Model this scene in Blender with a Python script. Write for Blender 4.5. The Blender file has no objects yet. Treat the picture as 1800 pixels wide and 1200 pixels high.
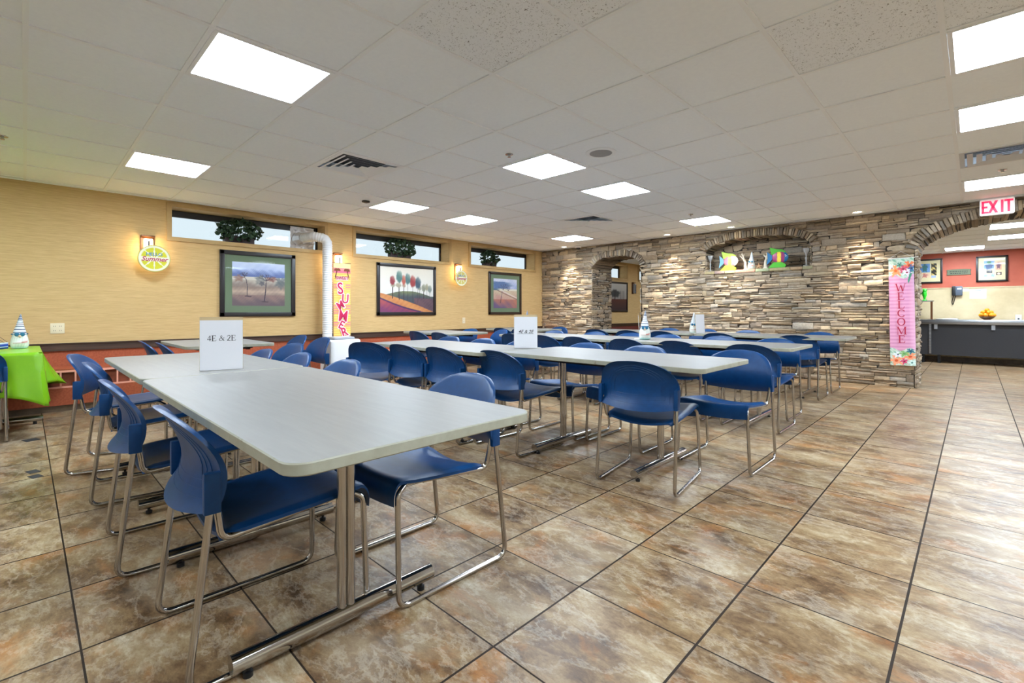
import bpy, bmesh, math, random
import numpy as np
from mathutils import Vector, Matrix

# ---------------------------------------------------------------- camera, world, exposure
SC = bpy.context.scene
COL = SC.collection
H_CAM, CEIL = 1.058, 2.45
cam_d = bpy.data.cameras.new('camera')
cam = bpy.data.objects.new('camera', cam_d)
COL.objects.link(cam)
cam.location = (0, 0, H_CAM)
cam.rotation_euler = (math.pi / 2, 0, 2.3431 - math.pi / 2)
cam_d.sensor_width = 36
cam_d.lens = 835.1 / 1800 * 36
cam_d.shift_y = (546.2 - 600) / 1800      # horizon above the middle of the frame
cam_d.clip_start = 0.02
SC.camera = cam

world = bpy.data.worlds.new('sky')
SC.world = world
world.use_nodes = True
wn = world.node_tree
wn.nodes['Background'].inputs[0].default_value = (0.86, 0.95, 1.0, 1)
wn.nodes['Background'].inputs[1].default_value = 0.66

SC.view_settings.view_transform = 'Standard'
SC.view_settings.look = 'None'
SC.view_settings.gamma = 1
SC.view_settings.use_curve_mapping = False
SC.view_settings.exposure = 0.58
PANEL = 36.0       # radiance of the ceiling light panels
CAN = 125.0        # watts of each recessed spot over the stone wall

# ---------------------------------------------------------------- helpers
def lin(c):
    return tuple(((x / 255) / 12.92 if x / 255 <= 0.04045 else ((x / 255 + 0.055) / 1.055) ** 2.4) for x in c)

def linv(a):
    a = np.clip(np.asarray(a, float) / 255, 0, 1)
    return np.where(a <= 0.04045, a / 12.92, ((a + 0.055) / 1.055) ** 2.4)

def mat(name, rgb=(200, 200, 200), rough=0.5, metal=0.0, emit=None, strength=0.0, coat=0.0, spec=0.5, alpha=None, trans=0.0):
    m = bpy.data.materials.new(name)
    m.use_nodes = True
    b = m.node_tree.nodes['Principled BSDF']
    b.inputs['Base Color'].default_value = (*lin(rgb), 1)
    b.inputs['Roughness'].default_value = rough
    b.inputs['Metallic'].default_value = metal
    b.inputs['Specular IOR Level'].default_value = spec
    b.inputs['Coat Weight'].default_value = coat
    b.inputs['Coat Roughness'].default_value = 0.05
    b.inputs['Transmission Weight'].default_value = trans
    if emit:
        b.inputs['Emission Color'].default_value = (*lin(emit), 1)
        b.inputs['Emission Strength'].default_value = strength
    return m

class NT:
    """small node-tree builder"""
    def __init__(s, m):
        s.t = m.node_tree; s.b = s.t.nodes['Principled BSDF']
    def n(s, kind, **kw):
        x = s.t.nodes.new(kind)
        for k, v in kw.items():
            if k.startswith('i_'):
                x.inputs[int(k[2:])].default_value = v
            else:
                setattr(x, k, v)
        return x
    def l(s, a, b):
        s.t.links.new(a, b)
    def math(s, op, a, b=None):
        x = s.n('ShaderNodeMath', operation=op)
        for i, v in enumerate((a, b)):
            if v is None: continue
            if isinstance(v, (int, float)): x.inputs[i].default_value = v
            else: s.l(v, x.inputs[i])
        return x.outputs[0]
    def vmath(s, op, a, b=None):
        x = s.n('ShaderNodeVectorMath', operation=op)
        for i, v in enumerate((a, b)):
            if v is None: continue
            if isinstance(v, tuple): x.inputs[i].default_value = v
            else: s.l(v, x.inputs[i])
        return x.outputs[0]
    def ramp(s, fac, stops):
        x = s.n('ShaderNodeValToRGB')
        cr = x.color_ramp
        while len(cr.elements) < len(stops): cr.elements.new(0.5)
        for e, (p, c) in zip(cr.elements, stops):
            e.position = p; e.color = (*lin(c), 1)
        s.l(fac, x.inputs[0])
        return x.outputs[0]
    def mix(s, fac, a, b, mode='MIX'):
        x = s.n('ShaderNodeMix', data_type='RGBA', blend_type=mode)
        for i, v in ((0, fac), (6, a), (7, b)):
            if isinstance(v, (int, float)): x.inputs[i].default_value = v
            elif isinstance(v, tuple): x.inputs[i].default_value = (*lin(v), 1)
            else: s.l(v, x.inputs[i])
        return x.outputs[2]
    def pos(s):
        return s.n('ShaderNodeNewGeometry').outputs['Position']
    def obj(s):
        return s.n('ShaderNodeTexCoord').outputs['Object']
    def noise(s, vec, scale, detail=4, rough=0.5, dist=0.0):
        x = s.n('ShaderNodeTexNoise')
        s.l(vec, x.inputs['Vector'])
        x.inputs['Scale'].default_value = scale
        x.inputs['Detail'].default_value = detail
        x.inputs['Roughness'].default_value = rough
        x.inputs['Distortion'].default_value = dist
        return x.outputs['Fac']
    def bump(s, h, strength=0.3, dist=0.01):
        x = s.n('ShaderNodeBump')
        x.inputs['Strength'].default_value = strength
        x.inputs['Distance'].default_value = dist
        s.l(h, x.inputs['Height'])
        s.l(x.outputs[0], s.b.inputs['Normal'])
    def base(s, c): s.l(c, s.b.inputs['Base Color'])
    def rough(s, c): s.l(c, s.b.inputs['Roughness'])

class MB:
    def __init__(s):
        s.v = []; s.f = []; s.m = []; s.c = []
    def add(s, vs, fs, mi=0, col=None, M=None):
        o = len(s.v)
        if M is not None:
            vs = [tuple(M @ Vector(p)) for p in vs]
        s.v += [tuple(map(float, p)) for p in vs]
        s.f += [tuple(i + o for i in f) for f in fs]
        s.m += [mi] * len(fs)
        if col is None or (len(col) == 3 and not hasattr(col[0], '__len__')):
            s.c += [col if col is not None else (1, 1, 1)] * len(vs)
        else:
            s.c += list(col)
        return s
    def box(s, lo, hi, mi=0, col=None, M=None, bev=0.0):
        (a, b, c), (d, e, f) = lo, hi
        if bev:
            bm = bmesh.new()
            bmesh.ops.create_cube(bm, size=1)
            for v in bm.verts:
                v.co = ((a + d) / 2 + v.co.x * (d - a), (b + e) / 2 + v.co.y * (e - b), (c + f) / 2 + v.co.z * (f - c))
            bmesh.ops.bevel(bm, geom=bm.edges[:], offset=bev, segments=2, affect='EDGES', profile=0.6)
            bm.verts.index_update()
            vs = [tuple(v.co) for v in bm.verts]; fs = [tuple(v.index for v in fc.verts) for fc in bm.faces]
            bm.free()
            return s.add(vs, fs, mi, col, M)
        vs = [(a, b, c), (d, b, c), (d, e, c), (a, e, c), (a, b, f), (d, b, f), (d, e, f), (a, e, f)]
        return s.add(vs, [(0, 3, 2, 1), (4, 5, 6, 7), (0, 1, 5, 4), (1, 2, 6, 5), (2, 3, 7, 6), (3, 0, 4, 7)], mi, col, M)
    def quad(s, a, b, c, d, mi=0, col=None, M=None):
        return s.add([a, b, c, d], [(0, 1, 2, 3)], mi, col, M)
    def tube(s, pts, r, seg=10, mi=0, caps=True, col=None, M=None):
        P = [Vector(p) for p in pts]; n = len(P)
        rs = r if hasattr(r, '__len__') else [r] * n
        T = [((P[min(i + 1, n - 1)] - P[max(i - 1, 0)]).normalized()) for i in range(n)]
        up = Vector((0, 0, 1)) if abs(T[0].z) < 0.9 else Vector((1, 0, 0))
        N = (up - T[0] * up.dot(T[0])).normalized()
        vs = []
        for i in range(n):
            if i:
                N = N - T[i] * N.dot(T[i])
                N.normalize()
            B = T[i].cross(N)
            for k in range(seg):
                a = 2 * math.pi * k / seg
                vs.append(P[i] + (N * math.cos(a) + B * math.sin(a)) * rs[i])
        fs = []
        for i in range(n - 1):
            for k in range(seg):
                k2 = (k + 1) % seg
                fs.append((i * seg + k, i * seg + k2, (i + 1) * seg + k2, (i + 1) * seg + k))
        if caps:
            fs.append(tuple(range(seg - 1, -1, -1))); fs.append(tuple((n - 1) * seg + k for k in range(seg)))
        return s.add(vs, fs, mi, col, M)
    def lathe(s, prof, seg=24, mi=0, cols=None, M=None, caps=True):
        vs = []; cc = []
        for i, (r, z) in enumerate(prof):
            for k in range(seg):
                a = 2 * math.pi * k / seg
                vs.append((r * math.cos(a), r * math.sin(a), z))
                cc.append(cols(r, z, a) if callable(cols) else (cols[i] if cols else (1, 1, 1)))
        fs = []
        for i in range(len(prof) - 1):
            for k in range(seg):
                k2 = (k + 1) % seg
                fs.append((i * seg + k, i * seg + k2, (i + 1) * seg + k2, (i + 1) * seg + k))
        if caps:
            fs.append(tuple(range(seg - 1, -1, -1))); fs.append(tuple((len(prof) - 1) * seg + k for k in range(seg)))
        return s.add(vs, fs, mi, cc, M)
    def grid(s, fn, nu, nv, mi=0, colfn=None, M=None, flip=False):
        vs = []; cc = []
        for j in range(nv + 1):
            for i in range(nu + 1):
                u, v = i / nu, j / nv
                vs.append(fn(u, v)); cc.append(colfn(u, v) if colfn else (1, 1, 1))
        w = nu + 1
        fs = [(j * w + i, j * w + i + 1, (j + 1) * w + i + 1, (j + 1) * w + i) for j in range(nv) for i in range(nu)]
        if flip: fs = [f[::-1] for f in fs]
        return s.add(vs, fs, mi, cc, M)
    def prism(s, poly, z0, z1, mi=0, ch=0.0, col=None, M=None):
        """poly: ccw outline in XY; chamfered top and bottom"""
        n = len(poly)
        if ch:
            P = [Vector((x, y)) for x, y in poly]
            ins = []
            for i in range(n):
                a, b, c = P[i - 1], P[i], P[(i + 1) % n]
                d1 = (b - a).normalized(); d2 = (c - b).normalized()
                nn = Vector((-(d1 + d2).y, (d1 + d2).x)).normalized()
                ins.append(b + nn * ch)
            rings = [(ins, z0), (P, z0 + ch), (P, z1 - ch), (ins, z1)]
        else:
            rings = [(poly, z0), (poly, z1)]
        vs = [(p[0], p[1], z) for R, z in rings for p in R]
        fs = []
        for r in range(len(rings) - 1):
            for i in range(n):
                j = (i + 1) % n
                fs.append((r * n + i, r * n + j, (r + 1) * n + j, (r + 1) * n + i))
        fs.append(tuple(range(n - 1, -1, -1))); fs.append(tuple((len(rings) - 1) * n + i for i in range(n)))
        return s.add(vs, fs, mi, col, M)
    def build(s, name, mats, parent=None, smooth=True, cols=False, angle=35):
        me = bpy.data.meshes.new(name)
        me.from_pydata(s.v, [], s.f)
        for m in (mats if isinstance(mats, (list, tuple)) else [mats]):
            me.materials.append(m)
        me.polygons.foreach_set('material_index', s.m)
        if cols:
            at = me.color_attributes.new('Col', 'FLOAT_COLOR', 'POINT')
            at.data.foreach_set('color', np.c_[np.array(s.c, float), np.ones(len(s.c))].ravel())
        me.update()
        if smooth:
            me.polygons.foreach_set('use_smooth', [True] * len(me.polygons))
            try: me.set_sharp_from_angle(angle=math.radians(angle))
            except Exception: pass
        o = bpy.data.objects.new(name, me)
        COL.objects.link(o)
        if parent is not None: o.parent = parent
        return o

def tag(o, label=None, cat=None, group=None, kind=None):
    if label: o['label'] = label
    if cat: o['category'] = cat
    if group: o['group'] = group
    if kind: o['kind'] = kind
    return o

def thing(name, label, cat, loc=(0, 0, 0), rz=0.0, group=None, M=None):
    o = bpy.data.objects.new(name, None)
    COL.objects.link(o)
    o.empty_display_size = 0.1
    if M is not None: o.matrix_world = M
    else:
        o.location = loc; o.rotation_euler = (0, 0, rz)
    return tag(o, label, cat, group)

def struct(name, mb, mats, **kw):
    return tag(mb.build(name, mats, **kw), kind='structure')

def frameM(o, right, up):
    r = Vector(right).normalized(); u = Vector(up).normalized(); n = r.cross(u)
    M = Matrix((r, u, n)).transposed().to_4x4()
    M.translation = Vector(o)
    return M

def onleft(y, z, x=-7.28):   # picture plane on the window wall: X->+y, Y->up, Z->into the room
    return frameM((x, y, z), (0, 1, 0), (0, 0, 1))

def onstone(x, z, y=8.45):   # plane on the stone wall: X->+x, Y->up, Z->towards the room
    return frameM((x, y, z), (1, 0, 0), (0, 0, 1))

def fillet(pts, rad, n=5):
    P = [Vector(p) for p in pts]
    out = [P[0]]
    for i in range(1, len(P) - 1):
        a = (P[i - 1] - P[i]); b = (P[i + 1] - P[i])
        r = rad[i - 1] if hasattr(rad, '__len__') else rad
        la, lb = a.length, b.length
        a.normalize(); b.normalize()
        ang = a.angle(b)
        t = min(r / math.tan(ang / 2), la * 0.49, lb * 0.49)
        p0, p2 = P[i] + a * t, P[i] + b * t
        for k in range(n + 1):
            q = k / n
            out.append(p0 * (1 - q) ** 2 + P[i] * 2 * q * (1 - q) + p2 * q * q)
    out.append(P[-1])
    return out

def rrect(x0, y0, x1, y1, r, n=5):
    out = []
    for cx, cy, a0 in ((x1 - r, y0 + r, -90), (x1 - r, y1 - r, 0), (x0 + r, y1 - r, 90), (x0 + r, y0 + r, 180)):
        for k in range(n + 1):
            a = math.radians(a0 + 90 * k / n)
            out.append((cx + r * math.cos(a), cy + r * math.sin(a)))
    return out

def text_mesh(txt, size, m, parent, name='lettering', loc=(0, 0, 0), shear=0.0, offset=0.0, ext=0.001, rot=0.0, sx=1.0):
    cu = bpy.data.curves.new(name, 'FONT')
    cu.body = txt; cu.size = size; cu.align_x = 'CENTER'; cu.align_y = 'CENTER'
    cu.shear = shear; cu.offset = offset; cu.extrude = ext; cu.resolution_u = 3
    o = bpy.data.objects.new(name + '_curve', cu)
    me = bpy.data.meshes.new_from_object(o)
    bpy.data.objects.remove(o)
    me.name = name
    me.materials.clear(); me.materials.append(m)
    r = bpy.data.objects.new(name, me)
    COL.objects.link(r); r.parent = parent
    r.location = loc; r.rotation_euler = (0, 0, rot); r.scale = (sx, 1, 1)
    return r

GL = {  # serif capitals as strokes (x0,y0,x1,y1,width) and serif ticks (x,y,halfwidth), unit height
 'W': (1.15, [(.1, 1, .35, 0, .13), (.35, 0, .58, .8, .05), (.58, .8, .8, 0, .13), (.8, 0, 1.05, 1, .05)], [(.1, 1, .14), (1.05, 1, .13), (.56, .97, .12)]),
 'E': (.78, [(.18, 0, .18, 1, .14), (.18, .97, .66, .97, .06), (.18, .5, .5, .5, .05), (.18, .03, .7, .03, .06), (.68, .03, .72, .24, .05), (.64, .97, .66, .78, .05), (.5, .4, .5, .6, .04)], [(.16, 1, .14), (.16, 0, .14)]),
 'L': (.75, [(.18, 0, .18, 1, .14), (.18, .03, .66, .03, .06), (.66, .03, .7, .26, .05)], [(.18, 1, .15), (.18, 0, .15)]),
 'C': (.85, 'C', []), 'O': (.95, 'O', []),
 'M': (1.1, [(.16, 0, .16, 1, .05), (.16, 1, .54, .05, .13), (.54, .05, .92, 1, .05), (.92, 0, .92, 1, .14)], [(.14, 1, .13), (.94, 1, .13), (.16, 0, .12), (.92, 0, .15)]),
 '4': (.68, [(.46, 0, .46, .98, .11), (.46, .98, .06, .3, .05), (.06, .28, .64, .28, .07)], []),
 '2': (.66, '2', []), '&': (.95, '&', []), ' ': (.3, [], []),
}
def serif(mb, txt, h, cx=0.0, cy=0.0, z=0.001, shear=0.0, mi=0):
    w = sum(GL[c][0] for c in txt) * h
    x = cx - w / 2
    def seg(x0, y0, x1, y1, wd, ox):
        a = Vector((x0, y0)); b = Vector((x1, y1)); d = (b - a)
        if d.length < 1e-6: return
        n = Vector((-d.y, d.x)).normalized() * wd / 2
        pts = [a - n, b - n, b + n, a + n]
        mb.add([(ox + (p.x + shear * p.y) * h, cy + (p.y - .5) * h, z) for p in pts], [(0, 1, 2, 3)], mi)
    def arc(pts, wds, ox):
        for i in range(len(pts) - 1):
            seg(*pts[i], *pts[i + 1], (wds[i] + wds[i + 1]) / 2, ox)
    for c in txt:
        adv, st, ser = GL[c]
        if isinstance(st, str):
            N = 20
            if st in 'CO':
                a0, a1 = (0, 360) if st == 'O' else (42, 322)
                P = []; W = []
                for k in range(N + 1):
                    a = math.radians(a0 + (a1 - a0) * k / N)
                    P.append((.46 + .36 * math.cos(a), .5 + .47 * math.sin(a))); W.append(.05 + .09 * abs(math.cos(a)))
                arc(P, W, x)
                if st == 'C': seg(.72, .68, .74, .92, .05, x)
            elif st == '2':
                P = [(.1, .74)]
                for k in range(11):
                    a = math.radians(170 - 210 * k / 10)
                    P.append((.33 + .2 * math.cos(a), .76 + .21 * math.sin(a)))
                P += [(.38, .42), (.1, .06)]
                arc(P, [.06, .06] + [.07 + .004 * k for k in range(len(P) - 2)], x)
                seg(.08, .06, .58, .06, .1, x)
            else:
                P = [(.86, .02), (.62, .3), (.34, .68), (.3, .84), (.42, .96), (.54, .86), (.5, .68), (.24, .46), (.12, .26), (.2, .07), (.4, .03), (.58, .14), (.72, .36), (.78, .52)]
                arc(P, [.11, .11, .1, .07, .05, .06, .06, .06, .1, .08, .06, .05, .05, .05], x)
                seg(.64, .54, .9, .54, .05, x)
        else:
            for q in st: seg(*q, x)
        for (sx_, sy, hw) in ser:
            seg(sx_ - hw, sy if sy < .5 else sy - .02, sx_ + hw, sy if sy < .5 else sy - .02, .045, x)
        x += adv * h

# ---------------------------------------------------------------- materials
random.seed(7)
rng = np.random.default_rng(5)

def m_floor():
    m = mat('floor_tile', rough=0.3, spec=0.17)
    t = NT(m)
    GX, GY, S = -0.1786, 1.4865, 0.4543
    p = t.vmath('SUBTRACT', t.pos(), (GX, GY, 0))
    q = t.vmath('DIVIDE', p, (S, S, 1))
    fl = t.vmath('FLOOR', q)
    fr = t.n('ShaderNodeSeparateXYZ'); t.l(t.vmath('FRACTION', q), fr.inputs[0])
    def edge(o, w):
        a = t.math('LESS_THAN', o, w); b = t.math('GREATER_THAN', o, 1 - w)
        return t.math('MAXIMUM', a, b)
    g = t.math('MAXIMUM', edge(fr.outputs[0], 0.0085), edge(fr.outputs[1], 0.0065))
    wn_ = t.n('ShaderNodeTexWhiteNoise', noise_dimensions='3D'); t.l(fl, wn_.inputs['Vector'])
    off = t.vmath('MULTIPLY', wn_.outputs['Color'], (31.0, 17.0, 9.0))
    pv = t.vmath('ADD', t.vmath('MULTIPLY', t.pos(), (1.0, 1.7, 1.0)), off)
    n1 = t.noise(pv, 3.4, 12, 0.60, 0.35)
    n2 = t.noise(pv, 1.9, 6, 0.6, 0.3)
    n3 = t.noise(pv, 15.0, 10, 0.74, 0.5)
    n5 = t.noise(pv, 75.0, 4, 0.7, 0.4)
    nn = t.math('ADD', t.math('ADD', t.math('MULTIPLY', n1, 0.56), t.math('MULTIPLY', n3, 0.32)), t.math('MULTIPLY', n5, 0.12))
    c = t.ramp(nn, [(0.36, (72, 53, 35)), (0.43, (106, 81, 56)), (0.50, (137, 111, 79)), (0.56, (157, 134, 101)), (0.61, (172, 153, 123)), (0.68, (200, 187, 162))])
    n4 = t.noise(pv, 2.6, 10, 0.66, 0.5)
    rr = t.n('ShaderNodeMapRange'); rr.inputs[1].default_value = 0.53; rr.inputs[2].default_value = 0.66
    t.l(n4, rr.inputs[0])
    rust = t.math('MULTIPLY', t.math('MULTIPLY', rr.outputs[0], n3), 1.05)
    c = t.mix(rust, c, (168, 104, 38), 'MIX')
    n6 = t.noise(pv, 4.2, 12, 0.70, 0.3)
    vein = t.math('MAXIMUM', t.math('SUBTRACT', 1.0, t.math('MULTIPLY', t.math('ABSOLUTE', t.math('SUBTRACT', n6, 0.5)), 26.0)), 0.0)
    c = t.mix(t.math('MULTIPLY', vein, t.math('MULTIPLY', t.math('MULTIPLY', n3, n2), 0.9)), c, (224, 214, 194), 'MIX')
    n7 = t.noise(pv, 6.0, 12, 0.72, 0.3)
    crack = t.math('MAXIMUM', t.math('SUBTRACT', 1.0, t.math('MULTIPLY', t.math('ABSOLUTE', t.math('SUBTRACT', n7, 0.47)), 34.0)), 0.0)
    c = t.mix(t.math('MULTIPLY', t.math('MULTIPLY', crack, n3), 0.4), c, (84, 60, 40), 'MIX')
    gr = t.n('ShaderNodeMapRange'); gr.inputs[1].default_value = 0.5; gr.inputs[2].default_value = 0.64
    t.l(n2, gr.inputs[0])
    c = t.mix(t.math('MULTIPLY', gr.outputs[0], 0.34), c, (150, 136, 120), 'MIX')
    vv = t.n('ShaderNodeMapRange'); vv.inputs[3].default_value = 0.86; vv.inputs[4].default_value = 1.06
    t.l(wn_.outputs['Value'], vv.inputs[0])
    hs = t.n('ShaderNodeHueSaturation'); t.l(c, hs.inputs['Color']); t.l(vv.outputs[0], hs.inputs['Value'])
    hs.inputs['Saturation'].default_value = 1.0
    t.base(t.mix(g, hs.outputs[0], (46, 36, 28)))
    ro = t.math('ADD', t.math('MULTIPLY', n3, 0.25), 0.22)
    t.rough(t.math('MAXIMUM', ro, t.math('MULTIPLY', g, 0.7)))
    t.bump(t.math('SUBTRACT', t.math('MULTIPLY', n1, 0.35), t.math('MULTIPLY', g, 1.0)), 0.25, 0.004)
    return m

def m_wallpaper():
    m = mat('grasscloth_wallpaper', rough=0.75)
    t = NT(m)
    p = t.vmath('MULTIPLY', t.pos(), (5.0, 5.0, 110.0))
    n = t.noise(p, 1.0, 6, 0.65)
    n2 = t.noise(t.vmath('MULTIPLY', t.pos(), (9.0, 9.0, 180.0)), 1.0, 3, 0.6)
    s = t.math('ADD', t.math('MULTIPLY', n, 0.6), t.math('MULTIPLY', n2, 0.4))
    t.base(t.ramp(s, [(0.34, (190, 156, 102)), (0.46, (202, 168, 113)), (0.56, (209, 176, 121)), (0.7, (219, 188, 134))]))
    t.bump(s, 0.12, 0.003)
    return m

def m_noise(name, stops, scale=(1, 1, 1), s=8.0, rough=0.6, bump=0.0, obj=False, metal=0.0, spec=0.5):
    m = mat(name, rough=rough, metal=metal, spec=spec)
    t = NT(m)
    n = t.noise(t.vmath('MULTIPLY', t.obj() if obj else t.pos(), scale), s, 6, 0.6)
    t.base(t.ramp(n, stops))
    if bump: t.bump(n, bump, 0.005)
    return m

def m_vcol(name, rough=0.6, coat=0.0, noise=0.0, bump=0.0, bs=30.0, spec=0.5):
    m = mat(name, rough=rough, coat=coat, spec=spec)
    t = NT(m)
    a = t.n('ShaderNodeAttribute', attribute_name='Col')
    c = a.outputs['Color']
    if noise:
        n = t.noise(t.pos(), bs, 7, 0.7)
        mr = t.n('ShaderNodeMapRange'); mr.inputs[1].default_value = 0.3; mr.inputs[2].default_value = 0.7
        mr.inputs[3].default_value = 1 - noise; mr.inputs[4].default_value = 1 + noise
        t.l(n, mr.inputs[0])
        hs = t.n('ShaderNodeHueSaturation'); t.l(c, hs.inputs['Color']); t.l(mr.outputs[0], hs.inputs['Value'])
        c = hs.outputs[0]
        if bump: t.bump(n, bump, 0.012)
    t.base(c)
    return m

def m_fissured():
    m = mat('fissured_ceiling_tile', rough=0.9)
    t = NT(m)
    v = t.noise(t.pos(), 95.0, 2, 0.5, 1.5)
    mr = t.n('ShaderNodeMapRange'); mr.inputs[1].default_value = 0.62; mr.inputs[2].default_value = 0.68
    t.l(v, mr.inputs[0])
    t.base(t.mix(mr.outputs[0], (240, 244, 248), (150, 150, 150)))
    t.bump(t.math('MULTIPLY', mr.outputs[0], -1.0), 0.6, 0.006)
    return m

def m_glass():
    m = mat('window_glass', rough=0.02)
    t = NT(m)
    tr = t.n('ShaderNodeBsdfTransparent'); tr.inputs[0].default_value = (0.9, 0.97, 1.0, 1)
    gl = t.n('ShaderNodeBsdfGlossy'); gl.inputs['Roughness'].default_value = 0.03
    fr = t.n('ShaderNodeFresnel'); fr.inputs[0].default_value = 1.5
    mx = t.n('ShaderNodeMixShader')
    t.l(fr.outputs[0], mx.inputs[0]); t.l(tr.outputs[0], mx.inputs[1]); t.l(gl.outputs[0], mx.inputs[2])
    t.l(mx.outputs[0], t.t.nodes['Material Output'].inputs[0])
    return m

M_FLOOR = m_floor()
M_PAPER = m_wallpaper()
M_TRIMTAN = m_noise('tan_painted_trim', [(0.3, (178, 144, 90)), (0.7, (194, 162, 108))], s=5.0, rough=0.55)
M_ORANGE = m_noise('orange_painted_panel', [(0.35, (152, 70, 38)), (0.65, (172, 86, 50))], s=60.0, rough=0.7, bump=0.1)
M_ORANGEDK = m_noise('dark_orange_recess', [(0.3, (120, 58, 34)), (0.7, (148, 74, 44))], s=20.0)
M_PINKBAR = mat('salmon_painted_grille', (232, 158, 134), 0.5)
M_RAIL = m_noise('dark_brown_wood', [(0.3, (50, 34, 26)), (0.55, (74, 52, 40)), (0.75, (92, 68, 52))], scale=(4, 1.2, 40), s=1.0, rough=0.4)
M_BASE = m_noise('brown_base_tile', [(0.3, (70, 56, 42)), (0.7, (120, 98, 74))], s=6.0, rough=0.4)
M_RED = m_noise('brick_red_paint', [(0.3, (176, 84, 62)), (0.7, (190, 96, 72))], s=4.0, rough=0.6)
M_MAROON = mat('maroon_wainscot', (112, 50, 44), 0.6)
M_CEILTILE = m_noise('white_ceiling_tile', [(0.3, (240, 245, 250)), (0.7, (244, 249, 253))], s=40.0, rough=0.9)
M_FISS = m_fissured()
M_TBAR = mat('white_ceiling_grid', (240, 243, 246), 0.5)
M_PANEL = mat('light_panel_diffuser', (255, 255, 255), 0.5, emit=(224, 240, 255), strength=PANEL)
M_WHITE = mat('white_plastic', (228, 228, 228), 0.4)
M_OFFWHITE = mat('cream_plastic', (226, 212, 178), 0.45)
M_GREYP = mat('grey_plastic', (150, 152, 156), 0.5)
M_BLACK = mat('black_plastic', (22, 22, 24), 0.45)
M_BLACKMET = mat('black_steel', (20, 20, 22), 0.5, 0.3)
M_FRAMEBLK = mat('black_picture_frame', (34, 28, 28), 0.35)
M_FRAMEBRN = mat('dark_brown_picture_frame', (52, 38, 30), 0.35)
M_CHROME = mat('chrome_steel', (184, 180, 176), 0.12, 1.0)
M_STEEL = m_noise('brushed_steel', [(0.3, (150, 152, 156)), (0.7, (196, 198, 202))], scale=(2, 60, 60), s=1.0, rough=0.28, metal=1.0)
M_ALU = mat('aluminium_blades', (196, 198, 202), 0.4, 0.5)
M_FOIL = mat('crumpled_foil', (232, 232, 236), 0.3, 0.35)
M_GLASS = m_glass()
M_DARKFRAME = mat('bronze_window_frame', (34, 30, 28), 0.4)
def m_glaze():
    m = mat('picture_glazing')
    t = NT(m)
    tr = t.n('ShaderNodeBsdfTransparent')
    gl = t.n('ShaderNodeBsdfGlossy'); gl.inputs['Roughness'].default_value = 0.03
    fr = t.n('ShaderNodeFresnel'); fr.inputs[0].default_value = 1.22
    mx = t.n('ShaderNodeMixShader')
    t.l(fr.outputs[0], mx.inputs[0]); t.l(tr.outputs[0], mx.inputs[1]); t.l(gl.outputs[0], mx.inputs[2])
    t.l(mx.outputs[0], t.t.nodes['Material Output'].inputs[0])
    return m
M_GLAZE = m_glaze()
M_UNSEEN = mat('cream_painted_wall', (232, 224, 204), 0.8)
M_BLUE = m_noise('navy_blue_plastic', [(0.3, (3, 53, 98)), (0.7, (5, 61, 112))], s=30.0, rough=0.4, obj=True, spec=0.32)
M_TOP = m_noise('light_grey_laminate', [(0.3, (122, 119, 114)), (0.7, (130, 127, 122))], scale=(4, 40, 4), s=1.0, rough=0.42, spec=0.35)
M_EDGE = m_noise('grey_green_table_edge', [(0.28, (120, 110, 90)), (0.36, (150, 148, 130)), (0.7, (162, 160, 143))], s=18.0, rough=0.5)
M_PAINT = m_vcol('painted_print', 0.35, coat=0.35)
M_CLOTHP = m_vcol('printed_fabric', 0.75)
M_CERAMIC = m_vcol('glazed_ceramic', 0.3)
M_STONE = m_vcol('ledger_stone', 0.8, noise=0.2, bump=0.6, bs=38.0, spec=0.3)
M_MORTAR = mat('dark_mortar', (54, 48, 42), 0.95)
M_GREENMAT = mat('sage_green_mat_board', (116, 132, 104), 0.8)
M_CREAMMAT = mat('cream_mat_board', (214, 202, 160), 0.8)
M_PAPERW = mat('white_paper', (236, 236, 240), 0.6)
M_INK = mat('black_ink', (36, 36, 38), 0.7)
M_LEAF = m_noise('ivy_leaf', [(0.3, (30, 50, 34)), (0.55, (52, 78, 50)), (0.8, (108, 128, 84))], s=18.0, rough=0.45)
M_POT = mat('maroon_planter', (44, 20, 22), 0.5)
M_LIME = m_noise('lime_plastic_sheet', [(0.3, (112, 172, 12)), (0.7, (130, 188, 22))], s=3.0, rough=0.28)
M_BRONZE = mat('oil_rubbed_bronze', (120, 80, 52), 0.35, 0.6)
M_SHADE = mat('lit_sconce_glass', (255, 240, 210), 0.4, emit=(255, 222, 160), strength=14.0)
M_CAN = mat('lit_downlight', (255, 250, 240), 0.4, emit=(255, 238, 208), strength=14.0)
M_CRYSTAL = mat('cut_glass', (240, 240, 240), 0.05, trans=0.7)
M_ORANGEFRUIT = m_noise('orange_peel', [(0.3, (238, 140, 8)), (0.7, (248, 168, 20))], s=60.0, rough=0.4, bump=0.1)
M_EXITRED = mat('exit_letters_red', (225, 20, 60), 0.5, emit=(255, 30, 70), strength=1.2)
M_EXITWHITE = mat('exit_sign_face', (225, 225, 222), 0.4, emit=(230, 225, 225), strength=0.25)
M_PINKLET = mat('crimson_letters', (206, 26, 82), 0.6)
M_WELC = mat('dark_red_letters', (170, 22, 62), 0.7)
M_WHITELET = mat('pale_pink_letter_outline', (250, 226, 226), 0.6)
M_BLUELET = mat('blue_letters', (64, 130, 170), 0.6)
M_MAGLET = mat('plum_letters', (186, 70, 96), 0.6)
M_TILEWALL = m_noise('beige_wall_tile', [(0.3, (196, 176, 136)), (0.7, (216, 198, 160))], s=3.0, rough=0.35)
M_DARKPANEL = mat('charcoal_counter_panel', (46, 46, 50), 0.5)
M_SUBDUED = mat('sage_plaque', (98, 104, 78), 0.6)
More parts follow.
